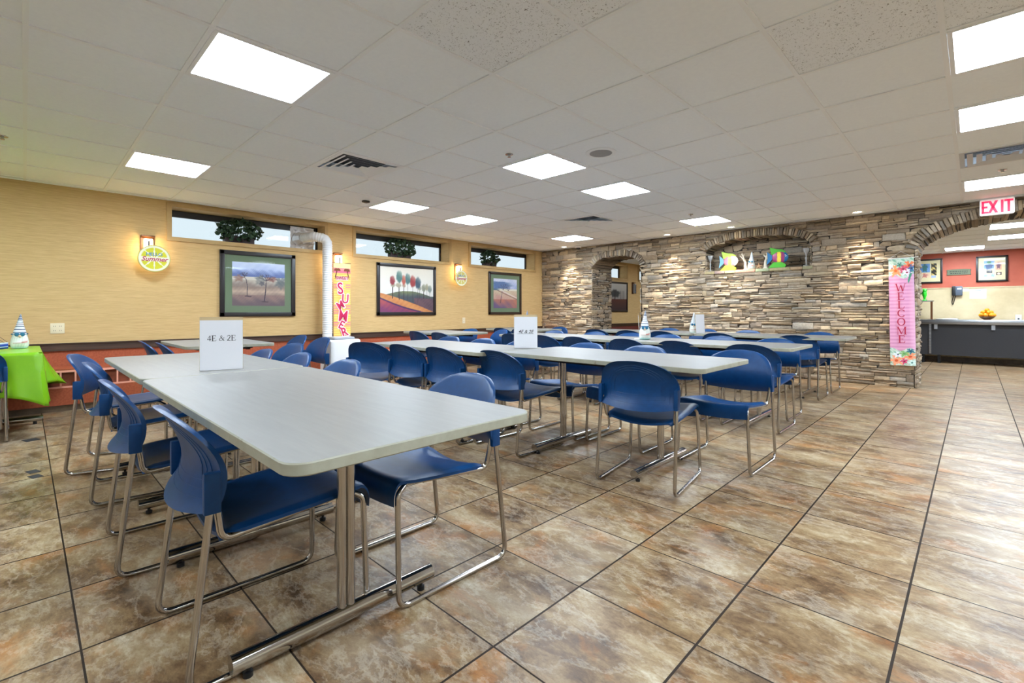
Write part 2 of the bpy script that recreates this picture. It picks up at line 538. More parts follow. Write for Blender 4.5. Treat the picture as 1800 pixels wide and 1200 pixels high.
M_BEIGE = mat('tan_acrylic_holder', (206, 182, 140), 0.25)

# ---------------------------------------------------------------- room shell
XW, YS, YB = -7.28, 8.5, 9.22           # window wall, stone wall core front, core back
XR, YR = 4.6, -4.6                       # unseen walls beside and behind the camera
YK, XP, CK = 13.5, -2.6, 2.27            # kitchen back wall, partition, kitchen ceiling
OX, OY, TS = -1.395, 1.925, 0.6405       # ceiling grid

struct('floor', MB().box((XW - .3, YR - .3, -.1), (XR + .3, 15.3, 0)), M_FLOOR, smooth=False)

WIN = [(1.30, 3.27), (3.79, 5.72), (6.27, 8.20), (10.32, 12.27), (12.97, 14.9)]
ZB, ZT = 1.995, 2.375
mb = MB()
def lwall(y0, y1, z0, z1, mi):
    mb.box((XW - .3, y0, z0), (XW, y1, z1), mi)
lwall(YR - .3, 15.3, 0, .65, 1)
lwall(YR - .3, 15.3, .65, ZB, 0)
lwall(YR - .3, 15.3, ZT, CEIL + .1, 0)
e = [YR - .3] + [v for w in WIN for v in w] + [15.3]
for a, b in zip(e[::2], e[1::2]): lwall(a, b, ZB, ZT, 0)
struct('wall_left', mb, [M_PAPER, M_ORANGE], smooth=False)
struct('trim_1', MB().box((XW, YR, .612), (XW + .022, 15, .694)).box((XW, YR, .690), (XW + .04, 15, .700)), M_RAIL, smooth=False)
for k, (a, b) in enumerate(WIN):
    w = tag(thing('window_%d' % (k + 1), None, None), kind='structure')
    t = MB()
    c = .022; p = .052
    t.box((XW, a - p, ZB - p), (XW + c, b + p, ZB)).box((XW, a - p, ZT), (XW + c, b + p, ZT + p))
    t.box((XW, a - p, ZB), (XW + c, a, ZT)).box((XW, b, ZB), (XW + c, b + p, ZT))
    tag(t.build('casing', M_TRIMTAN, w, smooth=False), kind='structure')
    f = MB(); x0, x1 = XW - .275, XW - .245
    f.box((x0, a, ZT - .085), (x1, b, ZT)).box((x0, a, ZB), (x1, b, ZB + .02)).box((x0, a, ZB), (x1, a + .02, ZT)).box((x0, b - .03, ZB), (x1, b, ZT))
    tag(f.build('sash', M_DARKFRAME, w, smooth=False), kind='structure')
    tag(MB().quad((XW - .26, a + .02, ZB + .02), (XW - .26, b - .03, ZB + .02), (XW - .26, b - .03, ZT - .085), (XW - .26, a + .02, ZT - .085)).build('pane', M_GLASS, w, smooth=False), kind='structure')

# radiator enclosures along the window wall
def enclosure(y0, y1, label):
    r = thing('heater_enclosure', label, 'heater cover', (0, 0, 0), 0, 'painted heater covers under the windows')
    xf = -6.88
    MB().box((XW + .025, y0, .065), (xf, y1, .25)).box((XW + .025, y0, .425), (xf, y1, .445)).build('cabinet', M_ORANGE, r, smooth=False)
    MB().box((XW + .025, y0 + .02, .25), (xf - .06, y1 - .02, .425)).build('recess', M_ORANGEDK, r, smooth=False)
    g = MB()
    g.box((xf - .014, y0, .408), (xf + .002, y1, .430)).box((xf - .014, y0, .245), (xf + .002, y1, .262))
    n = int((y1 - y0) / .115)
    for i in range(n + 1):
        y = y0 + (y1 - y0 - .014) * i / n
        g.box((xf - .012, y, .262), (xf, y + .014, .408))
    g.build('grille', M_PINKBAR, r, smooth=False)
    MB().box((XW + .03, y0 + .01, 0), (xf - .02, y1 - .01, .065)).build('plinth', M_BASE, r, smooth=False)
enclosure(-3.2, 2.35, 'long orange heater cover with salmon grille beside the lime tablecloth')
enclosure(4.05, 8.40, 'orange heater cover with salmon grille beginning just past the white air conditioner')

# ceiling tiles, grid bars, and cells that hold fittings
LIGHTS = {(i, j) for i in (-7, -3) for j in (-6, -2, 2, 4, 8)} | {(2, j) for j in (-6, -2, 2, 4, 8)} | {(6, -2), (6, 4)}  # panels without an entry in names are unseen, added as fill light
VENTS = {(-5, 0), (-5, 6), (2, 6)}
FISS = {(-1, -1), (0, -1), (1, 1), (2, 1)}
SPEAK = {(-2, 2)}
mb = MB()
gb = MB()
ilo, ihi, jlo, jhi = -10, 9, -11, 11
for i in range(ilo, ihi + 1):
    for j in range(jlo, jhi + 1):
        if (i, j) in LIGHTS or (i, j) in VENTS: continue
        x0, x1 = max(OX + i * TS, XW), min(OX + (i + 1) * TS, XR)
        y0, y1 = max(OY + j * TS, YR), min(OY + (j + 1) * TS, YS + .02)
        if x1 - x0 < .01 or y1 - y0 < .01: continue
        mb.box((x0, y0, CEIL + .006), (x1, y1, CEIL + .02), 1 if (i, j) in FISS else 0)
mb.box((XW, YR, CEIL + .10), (XR, YS, CEIL + .12), 0)
struct('ceiling', mb, [M_CEILTILE, M_FISS], smooth=False)
for i in range(ilo, ihi + 1):
    x = OX + i * TS
    if XW < x < XR: gb.box((x - .012, YR, CEIL - .001), (x + .012, YS, CEIL + .006))
for j in range(jlo, jhi + 1):
    y = OY + j * TS
    if YR < y < YS: gb.box((XW, y - .0115, CEIL - .0006), (XR, y + .0115, CEIL + .0058))
gb.box((XW, YR, CEIL - .002), (XW + .02, YS, CEIL + .006)).box((XW, YS - .09, CEIL - .002), (XR, YS, CEIL + .006))
struct('trim_2', gb, M_TBAR, smooth=False)

def panel(x0, y0, z, label, sx=TS, sy=TS, group='square recessed ceiling lights of the dining room'):
    r = thing('ceiling_light', label, 'ceiling light', (x0 + sx / 2, y0 + sy / 2, z), 0, group)
    hx, hy = sx / 2 - .013, sy / 2 - .013
    f = MB(); w = .022
    f.box((-hx, -hy, -.002), (hx, -hy + w, .02)).box((-hx, hy - w, -.002), (hx, hy, .02))
    f.box((-hx, -hy + w, -.002), (-hx + w, hy - w, .02)).box((hx - w, -hy + w, -.002), (hx, hy - w, .02))
    f.box((-hx, -hy, .05), (hx, hy, .06))
    f.build('frame', M_TBAR, r, smooth=False)
    MB().box((-hx + w, -hy + w, .004), (hx - w, hy - w, .008)).build('diffuser', M_PANEL, r, smooth=False)
names = {(-3, -2): 'large bright square ceiling light over the front table', (-7, -2): 'bright square ceiling light near the lemon sign and window wall',
 (-3, 2): 'square ceiling light beside the round ceiling speaker', (-3, 4): 'square ceiling light just past the speaker light, over the third row of tables',
 (-7, 2): 'square ceiling light above the summer banner', (-7, 4): 'square ceiling light above the painting of lollipop trees',
 (-3, 8): 'square ceiling light close to the stone niche with fish', (-7, 8): 'square ceiling light close to the stone wall corner by the windows',
 (2, 2): 'ceiling light over the aisle, first before the speckled tile', (2, 4): 'ceiling light over the aisle, second toward the exit sign',
 (2, 8): 'ceiling light over the aisle next to the exit sign'}
for (i, j) in sorted(LIGHTS):
    panel(OX + i * TS, OY + j * TS, CEIL, names.get((i, j), 'square ceiling light added as fill, out of view around the camera'))

def diffuser_vent(i, j, label):
    r = thing('ceiling_vent', label, 'ceiling vent', (OX + (i + .5) * TS, OY + (j + .5) * TS, CEIL), 0, 'square louvred ceiling vents')
    MB().box((-.308, -.308, .09), (.308, .308, .1)).build('duct_back', mat('dark_duct', (70, 74, 82), 0.7), r, smooth=False)
    f = MB()
    def ring(a, b, za, zb, th=.004):
        # sloping square ring from half-size a at za to b at zb
        for k in range(4):
            R = Matrix.Rotation(k * math.pi / 2, 4, 'Z')
            f.add([(-a, -a, za), (a, -a, za), (b, -b, zb), (-b, -b, zb)], [(3, 2, 1, 0)], 0, None, R)
    ring(.308, .272, -.001, -.001)
    for a in (.258, .196, .134, .072):
        ring(a, a - .040, -.007, .006)
    f.add([(-.02, -.02, -.004), (.02, -.02, -.004), (.02, .02, -.004), (-.02, .02, -.004)], [(0, 1, 2, 3), (3, 2, 1, 0)])
    f.build('louvre', M_ALU if i > 0 else M_TBAR, r, smooth=False)
diffuser_vent(-5, 0, 'square white ceiling vent between the first two square lights')
diffuser_vent(-5, 6, 'small distant square ceiling vent toward the stone archway')
diffuser_vent(2, 6, 'square metal ceiling vent over the aisle by the exit sign')

sp = thing('ceiling_speaker', 'round white ceiling speaker grille set in a tile', 'speaker', (-2.365, 3.551, CEIL + .005))
MB().lathe([(.135, 0), (.135, -.006), (.10, -.008)], 32).build('rim', M_TBAR, sp)
MB().lathe([(.098, -.002), (.098, -.009), (.0, -.010)], 32).build('grille', M_GREYP, sp)
for (x, y, lb) in ((-2.976, 3.019, 'small sprinkler head in the ceiling beside the speaker light'), (-5.567, -0.123, 'small sprinkler head in the ceiling above the lime tablecloth side'),
                   (0.196, 6.755, 'small sprinkler head over the aisle by the metal vent'), (-2.944, 6.724, 'small sprinkler head by the ceiling light closest to the niche')):
    s = thing('sprinkler_head', lb, 'sprinkler', (x, y, CEIL + .005), 0, 'ceiling sprinklers')
    MB().lathe([(.035, 0), (.034, -.005), (.012, -.008), (.011, -.022)], 16).build('escutcheon', M_CHROME, s)
    MB().lathe([(.016, -.024), (.016, -.027)], 12).build('deflector', M_CHROME, s)
cs = thing('ceiling_sensor', 'small black sensor disc on the ceiling near the summer banner', 'sensor', (-5.554, 3.034, CEIL))
MB().lathe([(.05, .004), (.05, -.010), (.02, -.02), (0.001, -.021)], 20).build('lens', M_BLACK, cs)
dm = thing('security_camera', 'small white dome camera on the ceiling by the stone wall', 'security camera', (-6.1, 8.3, CEIL))
MB().lathe([(.07, .003), (.07, -.03), (.055, -.04)], 24).build('housing', M_WHITE, dm)
MB().lathe([(.045, -.038), (.04, -.062), (.02, -.078), (.001, -.082)], 20).build('lens_dome', M_BLACK, dm)

# recessed downlights washing the stone wall
for n, (x, lb) in enumerate(((-6.42, 'recessed downlight in the corner by the windows'), (-4.04, 'recessed downlight between the archway and the niche'),
                             (-2.91, 'recessed downlight over the stone niche'), (-1.19, 'recessed downlight above the welcome banner side of the stone wall'))):
    r = thing('downlight', lb, 'downlight', (x, 8.22, CEIL), 0, 'recessed downlights over the stone wall')
    MB().lathe([(.05, .004), (.062, -.003), (.068, -.001), (.068, .004)], 28, caps=False).build('trim_ring', M_WHITE, r)
    MB().lathe([(.05, .003), (.03, -.001), (.001, -.002)], 24).build('lamp_face', M_CAN, r)
    ld = bpy.data.lights.new('downlight_beam', 'SPOT')
    ld.energy = CAN; ld.color = (1, .86, .66); ld.spot_size = math.radians(62); ld.spot_blend = .8; ld.shadow_soft_size = .03
    lo = bpy.data.objects.new('downlight_beam', ld); COL.objects.link(lo)
    lo.location = (x, 8.2, CEIL - .02); lo.rotation_euler = (math.radians(9), 0, 0)

# walls that close the room out of view
struct('wall_right', MB().box((XR, YR - .3, 0), (XR + .3, 15.3, CEIL + .1)), M_UNSEEN, smooth=False)
struct('wall_back', MB().box((XW - .3, YR - .3, 0), (XR + .3, YR, CEIL + .1)), M_UNSEEN, smooth=False)

# ---------------------------------------------------------------- stone wall
A1 = (-5.285, .575, 1.93, 2.19)   # centre, half width, spring, crown (squashed ellipse)
A2 = (.92, 1.5, 1.86, 2.30)
NI = (-2.62, .81, 2.08, 2.30)
def atop(A, x):
    q = abs((x - A[0]) / A[1])
    return None if q >= 1 else A[2] + (A[3] - A[2]) * math.sqrt(max(0, 1 - q ** 2.4))
NZ = 1.75
def hole(x, z, niche=True):
    for A in (A1, A2):
        t = atop(A, x)
        if t is not None and z < t: return True
    if niche:
        t = atop(NI, x)
        if t is not None and NZ < z < t: return True
    return False
mb = MB()
x = XW; st = .045
edges = sorted(set([XW, XR] + [c for A in (A1, A2, NI) for c in (A[0] - A[1], A[0] + A[1])] + [round(XW + k * st, 4) for k in range(int((XR - XW) / st) + 1)]))
for a, b in zip(edges[:-1], edges[1:]):
    m_ = (a + b) / 2
    t = atop(A1, m_) or atop(A2, m_)
    if t: mb.box((a, YS, t), (b, YB, CEIL + .1))
    else:
        t = atop(NI, m_)
        if t:
            mb.box((a, YS, 0), (b, YB, NZ)); mb.box((a, YS, t), (b, YB, CEIL + .1)); mb.box((a, 8.82, NZ), (b, YB, t))
        else: mb.box((a, YS, 0), (b, YB, CEIL + .1))

PAL = [(164, 146, 124), (176, 157, 131), (156, 139, 118), (184, 166, 140), (150, 135, 116), (170, 155, 136), (162, 141, 115), (180, 162, 140), (146, 130, 113), (188, 168, 138), (160, 150, 136), (168, 146, 118)]
rs = random.Random(11)
def stone(mb, x0, x1, z0, z1, d, M, tone=1.0):
    w, h = x1 - x0, z1 - z0
    if w < .02 or h < .012: return
    g = .0022
    x0 += g; x1 -= g; z0 += g * .8; z1 -= g * .8
    nu = max(2, min(9, int(w / .045))); nv = 2 if h < .05 else 3
    c = rs.choice(PAL); k = rs.uniform(.88, 1.10) * tone
    col = tuple(linv([q * k for q in c]))
    tilt = rs.uniform(-.008, .012); slope = rs.uniform(-.012, .012)
    us = [0, .0] + [i / nu for i in range(1, nu)] + [1, 1]
    vs_ = [0, .0] + [i / nv for i in range(1, nv)] + [1, 1]
    V = []; K = []
    for b, v in enumerate(vs_):
        for a, u in enumerate(us):
            rim = a == 0 or b == 0 or a == len(us) - 1 or b == len(vs_) - 1
            edge = a == 1 or b == 1 or a == len(us) - 2 or b == len(vs_) - 2
            if rim: o = -.006
            else: o = d + tilt * (v - .5) * 2 + slope * (u - .5) * 2 + rs.uniform(-.006, .006) - (.008 + rs.uniform(0, .006) if edge else 0)
            jx = 0 if rim else rs.uniform(-.003, .003); jz = 0 if rim else rs.uniform(-.0025, .0025)
            V.append((x0 + (x1 - x0) * u + jx, z0 + (z1 - z0) * v + jz, max(o, -.006))); K.append(col)
    W = len(us)
    F = [(j * W + i, j * W + i + 1, (j + 1) * W + i + 1, (j + 1) * W + i) for j in range(len(vs_) - 1) for i in range(W - 1)]
    mb.add(V, F, 1, K, M)
def clipstone(mb, x0, x1, z0, z1, d, M, hf, tone=1.0):
    n = 14; zm = (z0 + z1) / 2
    best = None; cur = None
    for i in range(n + 1):
        x = x0 + (x1 - x0) * i / n
        if not hf(x, zm):
            cur = (cur[0], x) if cur else (x, x)
            if best is None or cur[1] - cur[0] > best[1] - best[0]: best = cur
        else: cur = None
    if best and best[1] - best[0] > .02: stone(mb, best[0], best[1], z0, z1, d, M, tone)
def ledger(mb, X0, X1, Z0, Z1, M, hf=lambda x, z: False, dmul=1.0, tone=1.0):
    z = Z0
    while z < Z1 - .01:
        h = rs.uniform(.060, .105)
        if z + h > Z1 - .04: h = Z1 - z
        x = X0 - rs.uniform(0, .2)
        while x < X1:
            w = rs.uniform(.18, .46); a, b = max(x, X0), min(x + w, X1)
            if X1 - b < .06: b = X1; w = b - x
            q = rs.random(); nl = 1 if q < .25 else 2 if q < .78 else 3
            cuts = [0] + sorted(rs.uniform(.3, .7) if nl == 2 else (k + 1) / nl + rs.uniform(-.08, .08) for k in range(nl - 1)) + [1]
            for k in range(nl):
                za, zb = z + h * cuts[k], z + h * cuts[k + 1]
                s = a
                if rs.random() < .45 and b - a > .2:
                    s2 = a + (b - a) * rs.uniform(.3, .7)
                    clipstone(mb, a, s2, za, zb, rs.uniform(.014, .046) * dmul, M, hf, tone); s = s2
                clipstone(mb, s, b, za, zb, rs.uniform(.014, .046) * dmul, M, hf, tone)
            x += w
        z += h
F0 = frameM((0, YS, 0), (1, 0, 0), (0, 0, 1))
ledger(mb, XW + .005, 2.6, 0, CEIL - .003, F0, hole)
# jamb faces (facing +x, seen through the openings) and niche lining
ledger(mb, 8.46, YB, 0, 1.95, frameM((A1[0] - A1[1], 0, 0), (0, 1, 0), (0, 0, 1)), dmul=.5)
ledger(mb, 8.46, YB, 0, 1.9, frameM((A2[0] - A2[1], 0, 0), (0, 1, 0), (0, 0, 1)), dmul=.6)
ledger(mb, -YB, -8.46, 0, 1.95, frameM((A1[0] + A1[1], 0, 0), (0, -1, 0), (0, 0, 1)), dmul=.5)
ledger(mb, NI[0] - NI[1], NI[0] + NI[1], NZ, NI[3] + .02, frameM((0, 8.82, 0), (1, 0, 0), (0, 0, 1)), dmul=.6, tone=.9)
ledger(mb, 8.47, 8.82, NZ, NI[2], frameM((NI[0] - NI[1], 0, 0), (0, 1, 0), (0, 0, 1)), dmul=.5)
ledger(mb, -8.82, -8.47, NZ, NI[2], frameM((NI[0] + NI[1], 0, 0), (0, -1, 0), (0, 0, 1)), dmul=.5)
def wedge(mb, c, tan, rad, wt, lr, o0, o1, tone):
    """arch stone: centre of inner edge c, tangent, radial, depth along -y .. +y"""
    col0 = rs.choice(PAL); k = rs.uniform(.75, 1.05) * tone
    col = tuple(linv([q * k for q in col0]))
    V = []
    for o in (o0, (o0 + o1) * .3, o1 - .012, o1):
        f = 1 if o < o1 - .001 else .82
        for a, b in ((-1, 0), (1, 0), (1, 1), (-1, 1)):
            j = rs.uniform(-.006, .006)
            V.append(c + tan * (a * wt / 2 * f + rs.uniform(-.002, .002)) + rad * ((b if f == 1 else .08 + .84 * b) * lr + j) + Vector((0, -o, 0)))
    F = []
    for r in range(3):
        for i in range(4):
            F.append((r * 4 + i, r * 4 + (i + 1) % 4, (r + 1) * 4 + (i + 1) % 4, (r + 1) * 4 + i))
    F += [(12, 13, 14, 15), (3, 2, 1, 0)]
    mb.add([tuple(v) for v in V], F, 1, [col] * 16)
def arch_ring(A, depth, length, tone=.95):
    P = []
    N = 400
    for i in range(N + 1):
        a = math.pi * i / N
        cx = -math.cos(a); x_ = A[0] + A[1] * math.copysign(abs(cx), cx) * .9999
        P.append(Vector((x_, YS, atop(A, x_))))
    L = [0]
    for p, q in zip(P[:-1], P[1:]): L.append(L[-1] + (q - p).length)
    s = .02
    while s < L[-1] - .01:
        w = rs.uniform(.026, .052)
        k = min(N - 1, max(1, next(i for i, l in enumerate(L) if l >= min(s + w / 2, L[-1]))))
        tan = (P[k + 1] - P[k - 1]).normalized(); rad = Vector((-tan.z, 0, tan.x))
        if rad.z < 0: rad = -rad
        wedge(mb, P[k] - rad * rs.uniform(.0, .014), tan, rad, w - .004, length * rs.uniform(.85, 1.1), -depth, rs.uniform(.045, .075), tone)
        s += w
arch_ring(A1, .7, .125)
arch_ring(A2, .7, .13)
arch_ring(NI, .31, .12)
# flat ledge stones under the niche
x = NI[0] - NI[1] - .02
while x < NI[0] + NI[1]:
    w = rs.uniform(.14, .34); b = min(x + w, NI[0] + NI[1] + .03)
    col = tuple(linv([q * rs.uniform(.9, 1.1) for q in rs.choice(PAL)]))
    mb.box((x + .002, 8.455 - rs.uniform(0, .012), NZ - .045), (b - .002, 8.82, NZ + rs.uniform(0, .004)), 1, col, bev=.006)
    x += w
struct('wall_stone', mb, [M_MORTAR, M_STONE], cols=True, angle=28)

# ---------------------------------------------------------------- rooms beyond the stone wall
mb = MB()
mb.box((XP, YK, 0), (XR, YK + .3, 1.54), 0).box((XP, YK, 1.54), (XR, YK + .3, CEIL), 1)
mb.box((XP, YK - .012, 1.525), (XR, YK, 1.545), 0)
struct('wall_kitchen', mb, [M_TILEWALL, M_RED], smooth=False)
struct('baseboard_kitchen', MB().box((XP, YK - .015, 0), (XR, YK, .10)), M_BASE, smooth=False)
struct('wall_partition', MB().box((XP - .15, YB, 0), (XP, 15.3, CEIL)), M_PAPER, smooth=False)
struct('wall_far', MB().box((XW, 15, 0), (XP, 15.3, CEIL)).box((XW, 15, 0), (XP, 15.3, .7)), M_PAPER, smooth=False)
struct('ceiling_far', MB().box((XW, YB, CEIL), (XP - .15, 15.3, CEIL + .1)), M_CEILTILE, smooth=False)
struct('wall_far_wainscot', MB().box((XW, YB, 0), (XW + .012, 15, .61)), M_MAROON, smooth=False)
mb = MB(); mb.box((XP, YB, CK), (XR, YK + .3, CK + .1))
struct('ceiling_kitchen', mb, M_CEILTILE, smooth=False)
gb = MB()
for k in range(-2, 7):
    x = .125 + k * .61
    if XP < x < XR: gb.box((x - .012, YB, CK - .006), (x + .012, YK, CK))
for k in range(7):
    y = 9.35 + k * .61
    gb.box((XP, y - .0115, CK - .0055), (XR, y + .0115, CK))
struct('trim_3', gb, M_TBAR, smooth=False)
for x, y, lb in ((.125, 9.40, 'kitchen ceiling light seen just under the arch rim'), (.125, 10.85, 'kitchen ceiling light in the middle beyond the arch'),
                 (-.45, 12.3, 'small kitchen ceiling light above the two framed prints'), (2.2, 10.85, 'kitchen ceiling light beyond the frame edge'), (2.2, 12.3, 'kitchen ceiling light beyond the frame edge, deeper')):
    panel(x, y, CK - .01, lb, .61, .61, 'ceiling lights in the kitchen beyond the arch')
panel(-5.4, 10.6, CEIL - .01, 'ceiling light of the side room beyond the small archway', .61, .61, 'ceiling light of the side room')
panel(-5.4, 12.9, CEIL - .01, 'deeper ceiling light of the side room beyond the small archway', .61, .61, 'ceiling light of the side room')

# ---------------------------------------------------------------- tables
T_H = .74
def make_table(x0, x1, y0, y1, label, feet, top_r=.055):
    """long axis along x; feet: x positions of the pedestals"""
    cx, cy = (x0 + x1) / 2, (y0 + y1) / 2
    r = thing('dining_table', label, 'table', (cx, cy, 0), 0, 'long laminate dining tables')
    hx, hy = (x1 - x0) / 2, (y1 - y0) / 2
    out = rrect(-hx, -hy, hx, hy, top_r)
    t = MB().prism(out, T_H - .029, T_H, ch=.003)
    n = len(out)
    t.m[-1] = 1                                   # laminate face
    for k in range(2 * n, 3 * n): t.m[k] = 0
    t.build('tabletop', [M_EDGE, M_TOP], r, angle=30)
    xs = [f - cx for f in feet]
    MB().box((min(xs) - .12, -.20, T_H - .065), (max(xs) + .12, -.17, T_H - .029)).box((min(xs) - .12, .17, T_H - .065), (max(xs) + .12, .20, T_H - .029)).build('support_rail', M_BLACKMET, r, smooth=False)
    for f in xs:
        c = MB()
        for dy in (-.015, .015): c.tube([(f, dy, .06), (f, dy, T_H - .05)], .0158, 18)
        c.build('column', M_CHROME, r)
        MB().box((f - .06, -.24, T_H - .055), (f + .06, .24, T_H - .028)).build('mounting_plate', M_BLACKMET, r, smooth=False)
        p = MB().tube([(f, -.345, .052), (f, .345, .052)], .027, 20).build('foot', M_CHROME, r)
        for s in (-1, 1): MB().lathe([(.014, 0), (.014, .014), (.006, .016), (.006, .03)], 12, M=Matrix.Translation((f, s * .30, 0))).build('glide', M_BLACK, p)
    return r
make_table(-2.755, -1.0, .375, 1.13, 'front light grey table with chipped edge whose corner comes closest to the camera', (-2.36, -1.51))
make_table(-4.26, -2.765, .377, 1.135, 'light grey table carrying the upright sign, butted against the front table', (-3.95, -3.1))
make_table(-2.66, -1.06, 2.57, 3.35, 'second row grey table holding the italic underlined sign', (-2.32, -1.50))
make_table(-4.36, -2.68, 2.41, 3.15, 'second row grey table ending beside the white air conditioner', (-4.05, -2.98))
make_table(-2.86, -1.1, 4.50, 5.26, 'third row grey table at the aisle with a striped-hat gnome on it', (-2.5, -1.47))
make_table(-4.66, -2.87, 4.50, 5.26, 'third row grey table on the windows side with a gnome behind the italic sign', (-4.3, -3.2))
make_table(-2.82, -1.05, 6.50, 7.26, 'fourth row grey table at the aisle, next to the stone wall', (-2.45, -1.49))
make_table(-4.62, -2.83, 6.50, 7.26, 'fourth row grey table in front of the small stone archway', (-4.3, -3.2))
make_table(-6.18, -4.99, 1.00, 1.75, 'short grey table by the window wall under the misty tree picture', (-5.85, -5.3))
make_table(-6.38, -5.22, 4.10, 4.87, 'short grey table by the window wall below the lollipop tree painting', (-6.05, -5.5))
make_table(-6.36, -5.16, 5.82, 6.57, 'short grey table in the corner below the last framed picture', (-6.05, -5.5))

# ---------------------------------------------------------------- chairs
def chair_mats(): return M_BLUE, M_CHROME
def make_chair():
    r = thing('sled_chair', 'x', 'chair', (0, 0, 0), 0)
    # seat: dished shell with a waterfall front
    def seat(u, v):
        a = 2 * u - 1
        y = -.175 + .455 * min(v / .86, 1)
        w = .228 - .012 * (1 - min(v / .5, 1)) + .004 * math.sin(v * 3)
        z = .425 + .035 * min(v / .75, 1)
        z -= .030 * (1 - a * a) * max(0, 1 - v * 1.15) + .012 * (1 - a * a) * min(1, v * 2)
        if v > .8:                       # lip
            q = (v - .8) / .2
            y = -.175 + .455 * (.8 / .86) + .042 * math.sin(q * math.pi / 2)
            y -= .010 * q * q
            z -= .082 * (1 - math.cos(q * math.pi / 2)) ** .9
        if v < .08: z -= .014 * (1 - v / .08)
        e = max(0, abs(a) - .86) / .14
        z -= .014 * e * e * (1 if v < .7 else max(0, (1 - v) / .3))
        rc = 1.0
        if v < .12: rc = 1 - .10 * (1 - v / .12) ** 2
        return (a * w * rc, y, z)
    s = MB().grid(seat, 22, 26)
    nV = len(s.v); s2 = [(x, y - (.006 if False else 0), z - .011) for x, y, z in s.v]
    nf = len(s.f); s.add(s2, [f[::-1] for f in s.f[:nf]])
    W = 23; H = 27
    rim = [i for i in range(W)] + [j * W + W - 1 for j in range(1, H)] + [(H - 1) * W + i for i in range(W - 2, -1, -1)] + [j * W for j in range(H - 2, 0, -1)]
    for a, b in zip(rim, rim[1:] + rim[:1]): s.f.append((b, a, a + nV, b + nV)); s.m.append(0)
    s.build('seat', M_BLUE, r, angle=60)
    # backrest: wrapped shell with a flared rounded top
    def outline(v):
        if v < .30: return .243 + .004 * v
        q = (v - .30) / .70
        return .244 * max(0.0, 1 - q ** 2.7) ** (1 / 2.5)
    def back(u, v, off=0.0):
        a = 2 * u - 1
        vv = 1 - (1 - v) ** 1.25
        w = max(outline(vv), .02)
        x = a * w
        an = x / .245
        z = .492 + .273 * vv - .022 * (1 - an * an) * (1 - vv) ** 1.5
        yc = -0.2640 + 0.2770 * vv + -0.4533 * vv ** 2 + 0.1524 * vv ** 3
        y = yc + (.052 + .010 * (1 - vv) ** 3) * an * an * (1 - .15 * vv)
        e = max(0, abs(a) - .84) / .16; t = max(0, vv - .93) / .07
        y -= .009 * max(e, t) ** 2 * (1 if vv > .25 else vv / .25)
        th = .0065 + .002 * (1 - vv)
        return (x, y + off * th, z)
    b = MB().grid(lambda u, v: back(u, v, 1), 26, 22)
    nV = len(b.v); nf = len(b.f)
    b2 = MB().grid(lambda u, v: back(u, v, -1), 26, 22)
    b.add(b2.v, [f[::-1] for f in b2.f])
    W, H = 27, 23
    rim = [i for i in range(W)] + [j * W + W - 1 for j in range(1, H)] + [(H - 1) * W + i for i in range(W - 2, -1, -1)] + [j * W for j in range(H - 2, 0, -1)]
    for p, q in zip(rim, rim[1:] + rim[:1]): b.f.append((q, p, p + nV, q + nV)); b.m.append(0)
    # moulded sockets at both sides and raised nested lines on the rear face
    for sx in (-1, 1):
        b.box((sx * .2345 - .0118, -.224, .487), (sx * .2345 + .0118, -.180, .604), bev=.006)
    bo = b.build('backrest', M_BLUE, r, angle=50)
    g = MB()
    for k, (ww, z0, z1) in enumerate(((.80, .10, .84), (.70, .17, .78), (.60, .24, .72))):
        P = []
        for q in range(33):
            a = math.pi * q / 32
            cx = math.cos(a); vx = z0 + (z1 - z0) * (math.sin(a) ** .55)
            u = .5 + .5 * cx * ww
            x, y, z = back(u, min(vx, .97), -1.05); P.append((x, y, z))
        P.append(P[0]) if False else None
        for q in range(9):
            u = .5 - .5 * ww + ww * q / 8
            P.append(back(u, z0, -1.05))
        g.tube(P, .0011, 5)
    g.build('moulded_ridge', M_BLUE, bo)
    # one bent rod per side: socket - rear leg - runner - front leg - under the seat - up into the socket
    for sx in (-1, 1):
        P = [(sx * .2345, -.203, .53), (sx * .240, -.262, .011), (sx * .240, .268, .011), (sx * .222, .262, .405), (sx * .205, .215, .432), (sx * .211, -.172, .396), (sx * .228, -.192, .53)]
        P = fillet(P, [.045, .045, .03, .03, .035], 6)
        MB().tube(P, .0102, 12).build('leg_frame', M_CHROME, r)
    c = MB()
    for y, z in ((.14, .418), (-.08, .395)): c.tube([(-.207, y, z), (.207, y, z)], .006, 8)
    c.build('crossbar', M_CHROME, r)
    return r
chair0 = make_chair()
kids = list(chair0.children)
used = [False]
def place_chair(x, y, rz, label, group):
    if not used[0]:
        r = chair0; used[0] = True
    else:
        r = chair0.copy(); COL.objects.link(r)
        for ch in kids:
            c = ch.copy(); COL.objects.link(c); c.parent = r
            for g in ch.children:
                d = g.copy(); COL.objects.link(d); d.parent = c
    r.location = (x, y, 0); r.rotation_euler = (0, 0, math.radians(rz))
    r['label'] = label; r['group'] = group
ORD = ['', 'second ', 'third ', 'fourth ', 'fifth ', 'sixth ', 'seventh ']
def row(lst, where, group, pre='blue plastic chair', first='aisle end'):
    for k, q in enumerate(lst):
        x, y, rz = q[:3]
        lab = q[3] if len(q) > 3 else '%s, %sfrom the aisle %s' % (pre, ORD[k] if k else 'first ', where)
        place_chair(x, y, rz, lab, group)
row([(-1.77, .575, -1, 'navy chair in front of the first table, its tall back nearest the camera'),
     (-2.64, .52, -2, 'second navy chair along the camera side of the first table row'),
     (-3.61, .53, -6, 'third navy chair along the camera side of the first table row'),
     (-4.31, .50, -17, 'slightly turned blue chair closing the camera side of the first table row')], '', 'chairs on the camera side of the first table row')
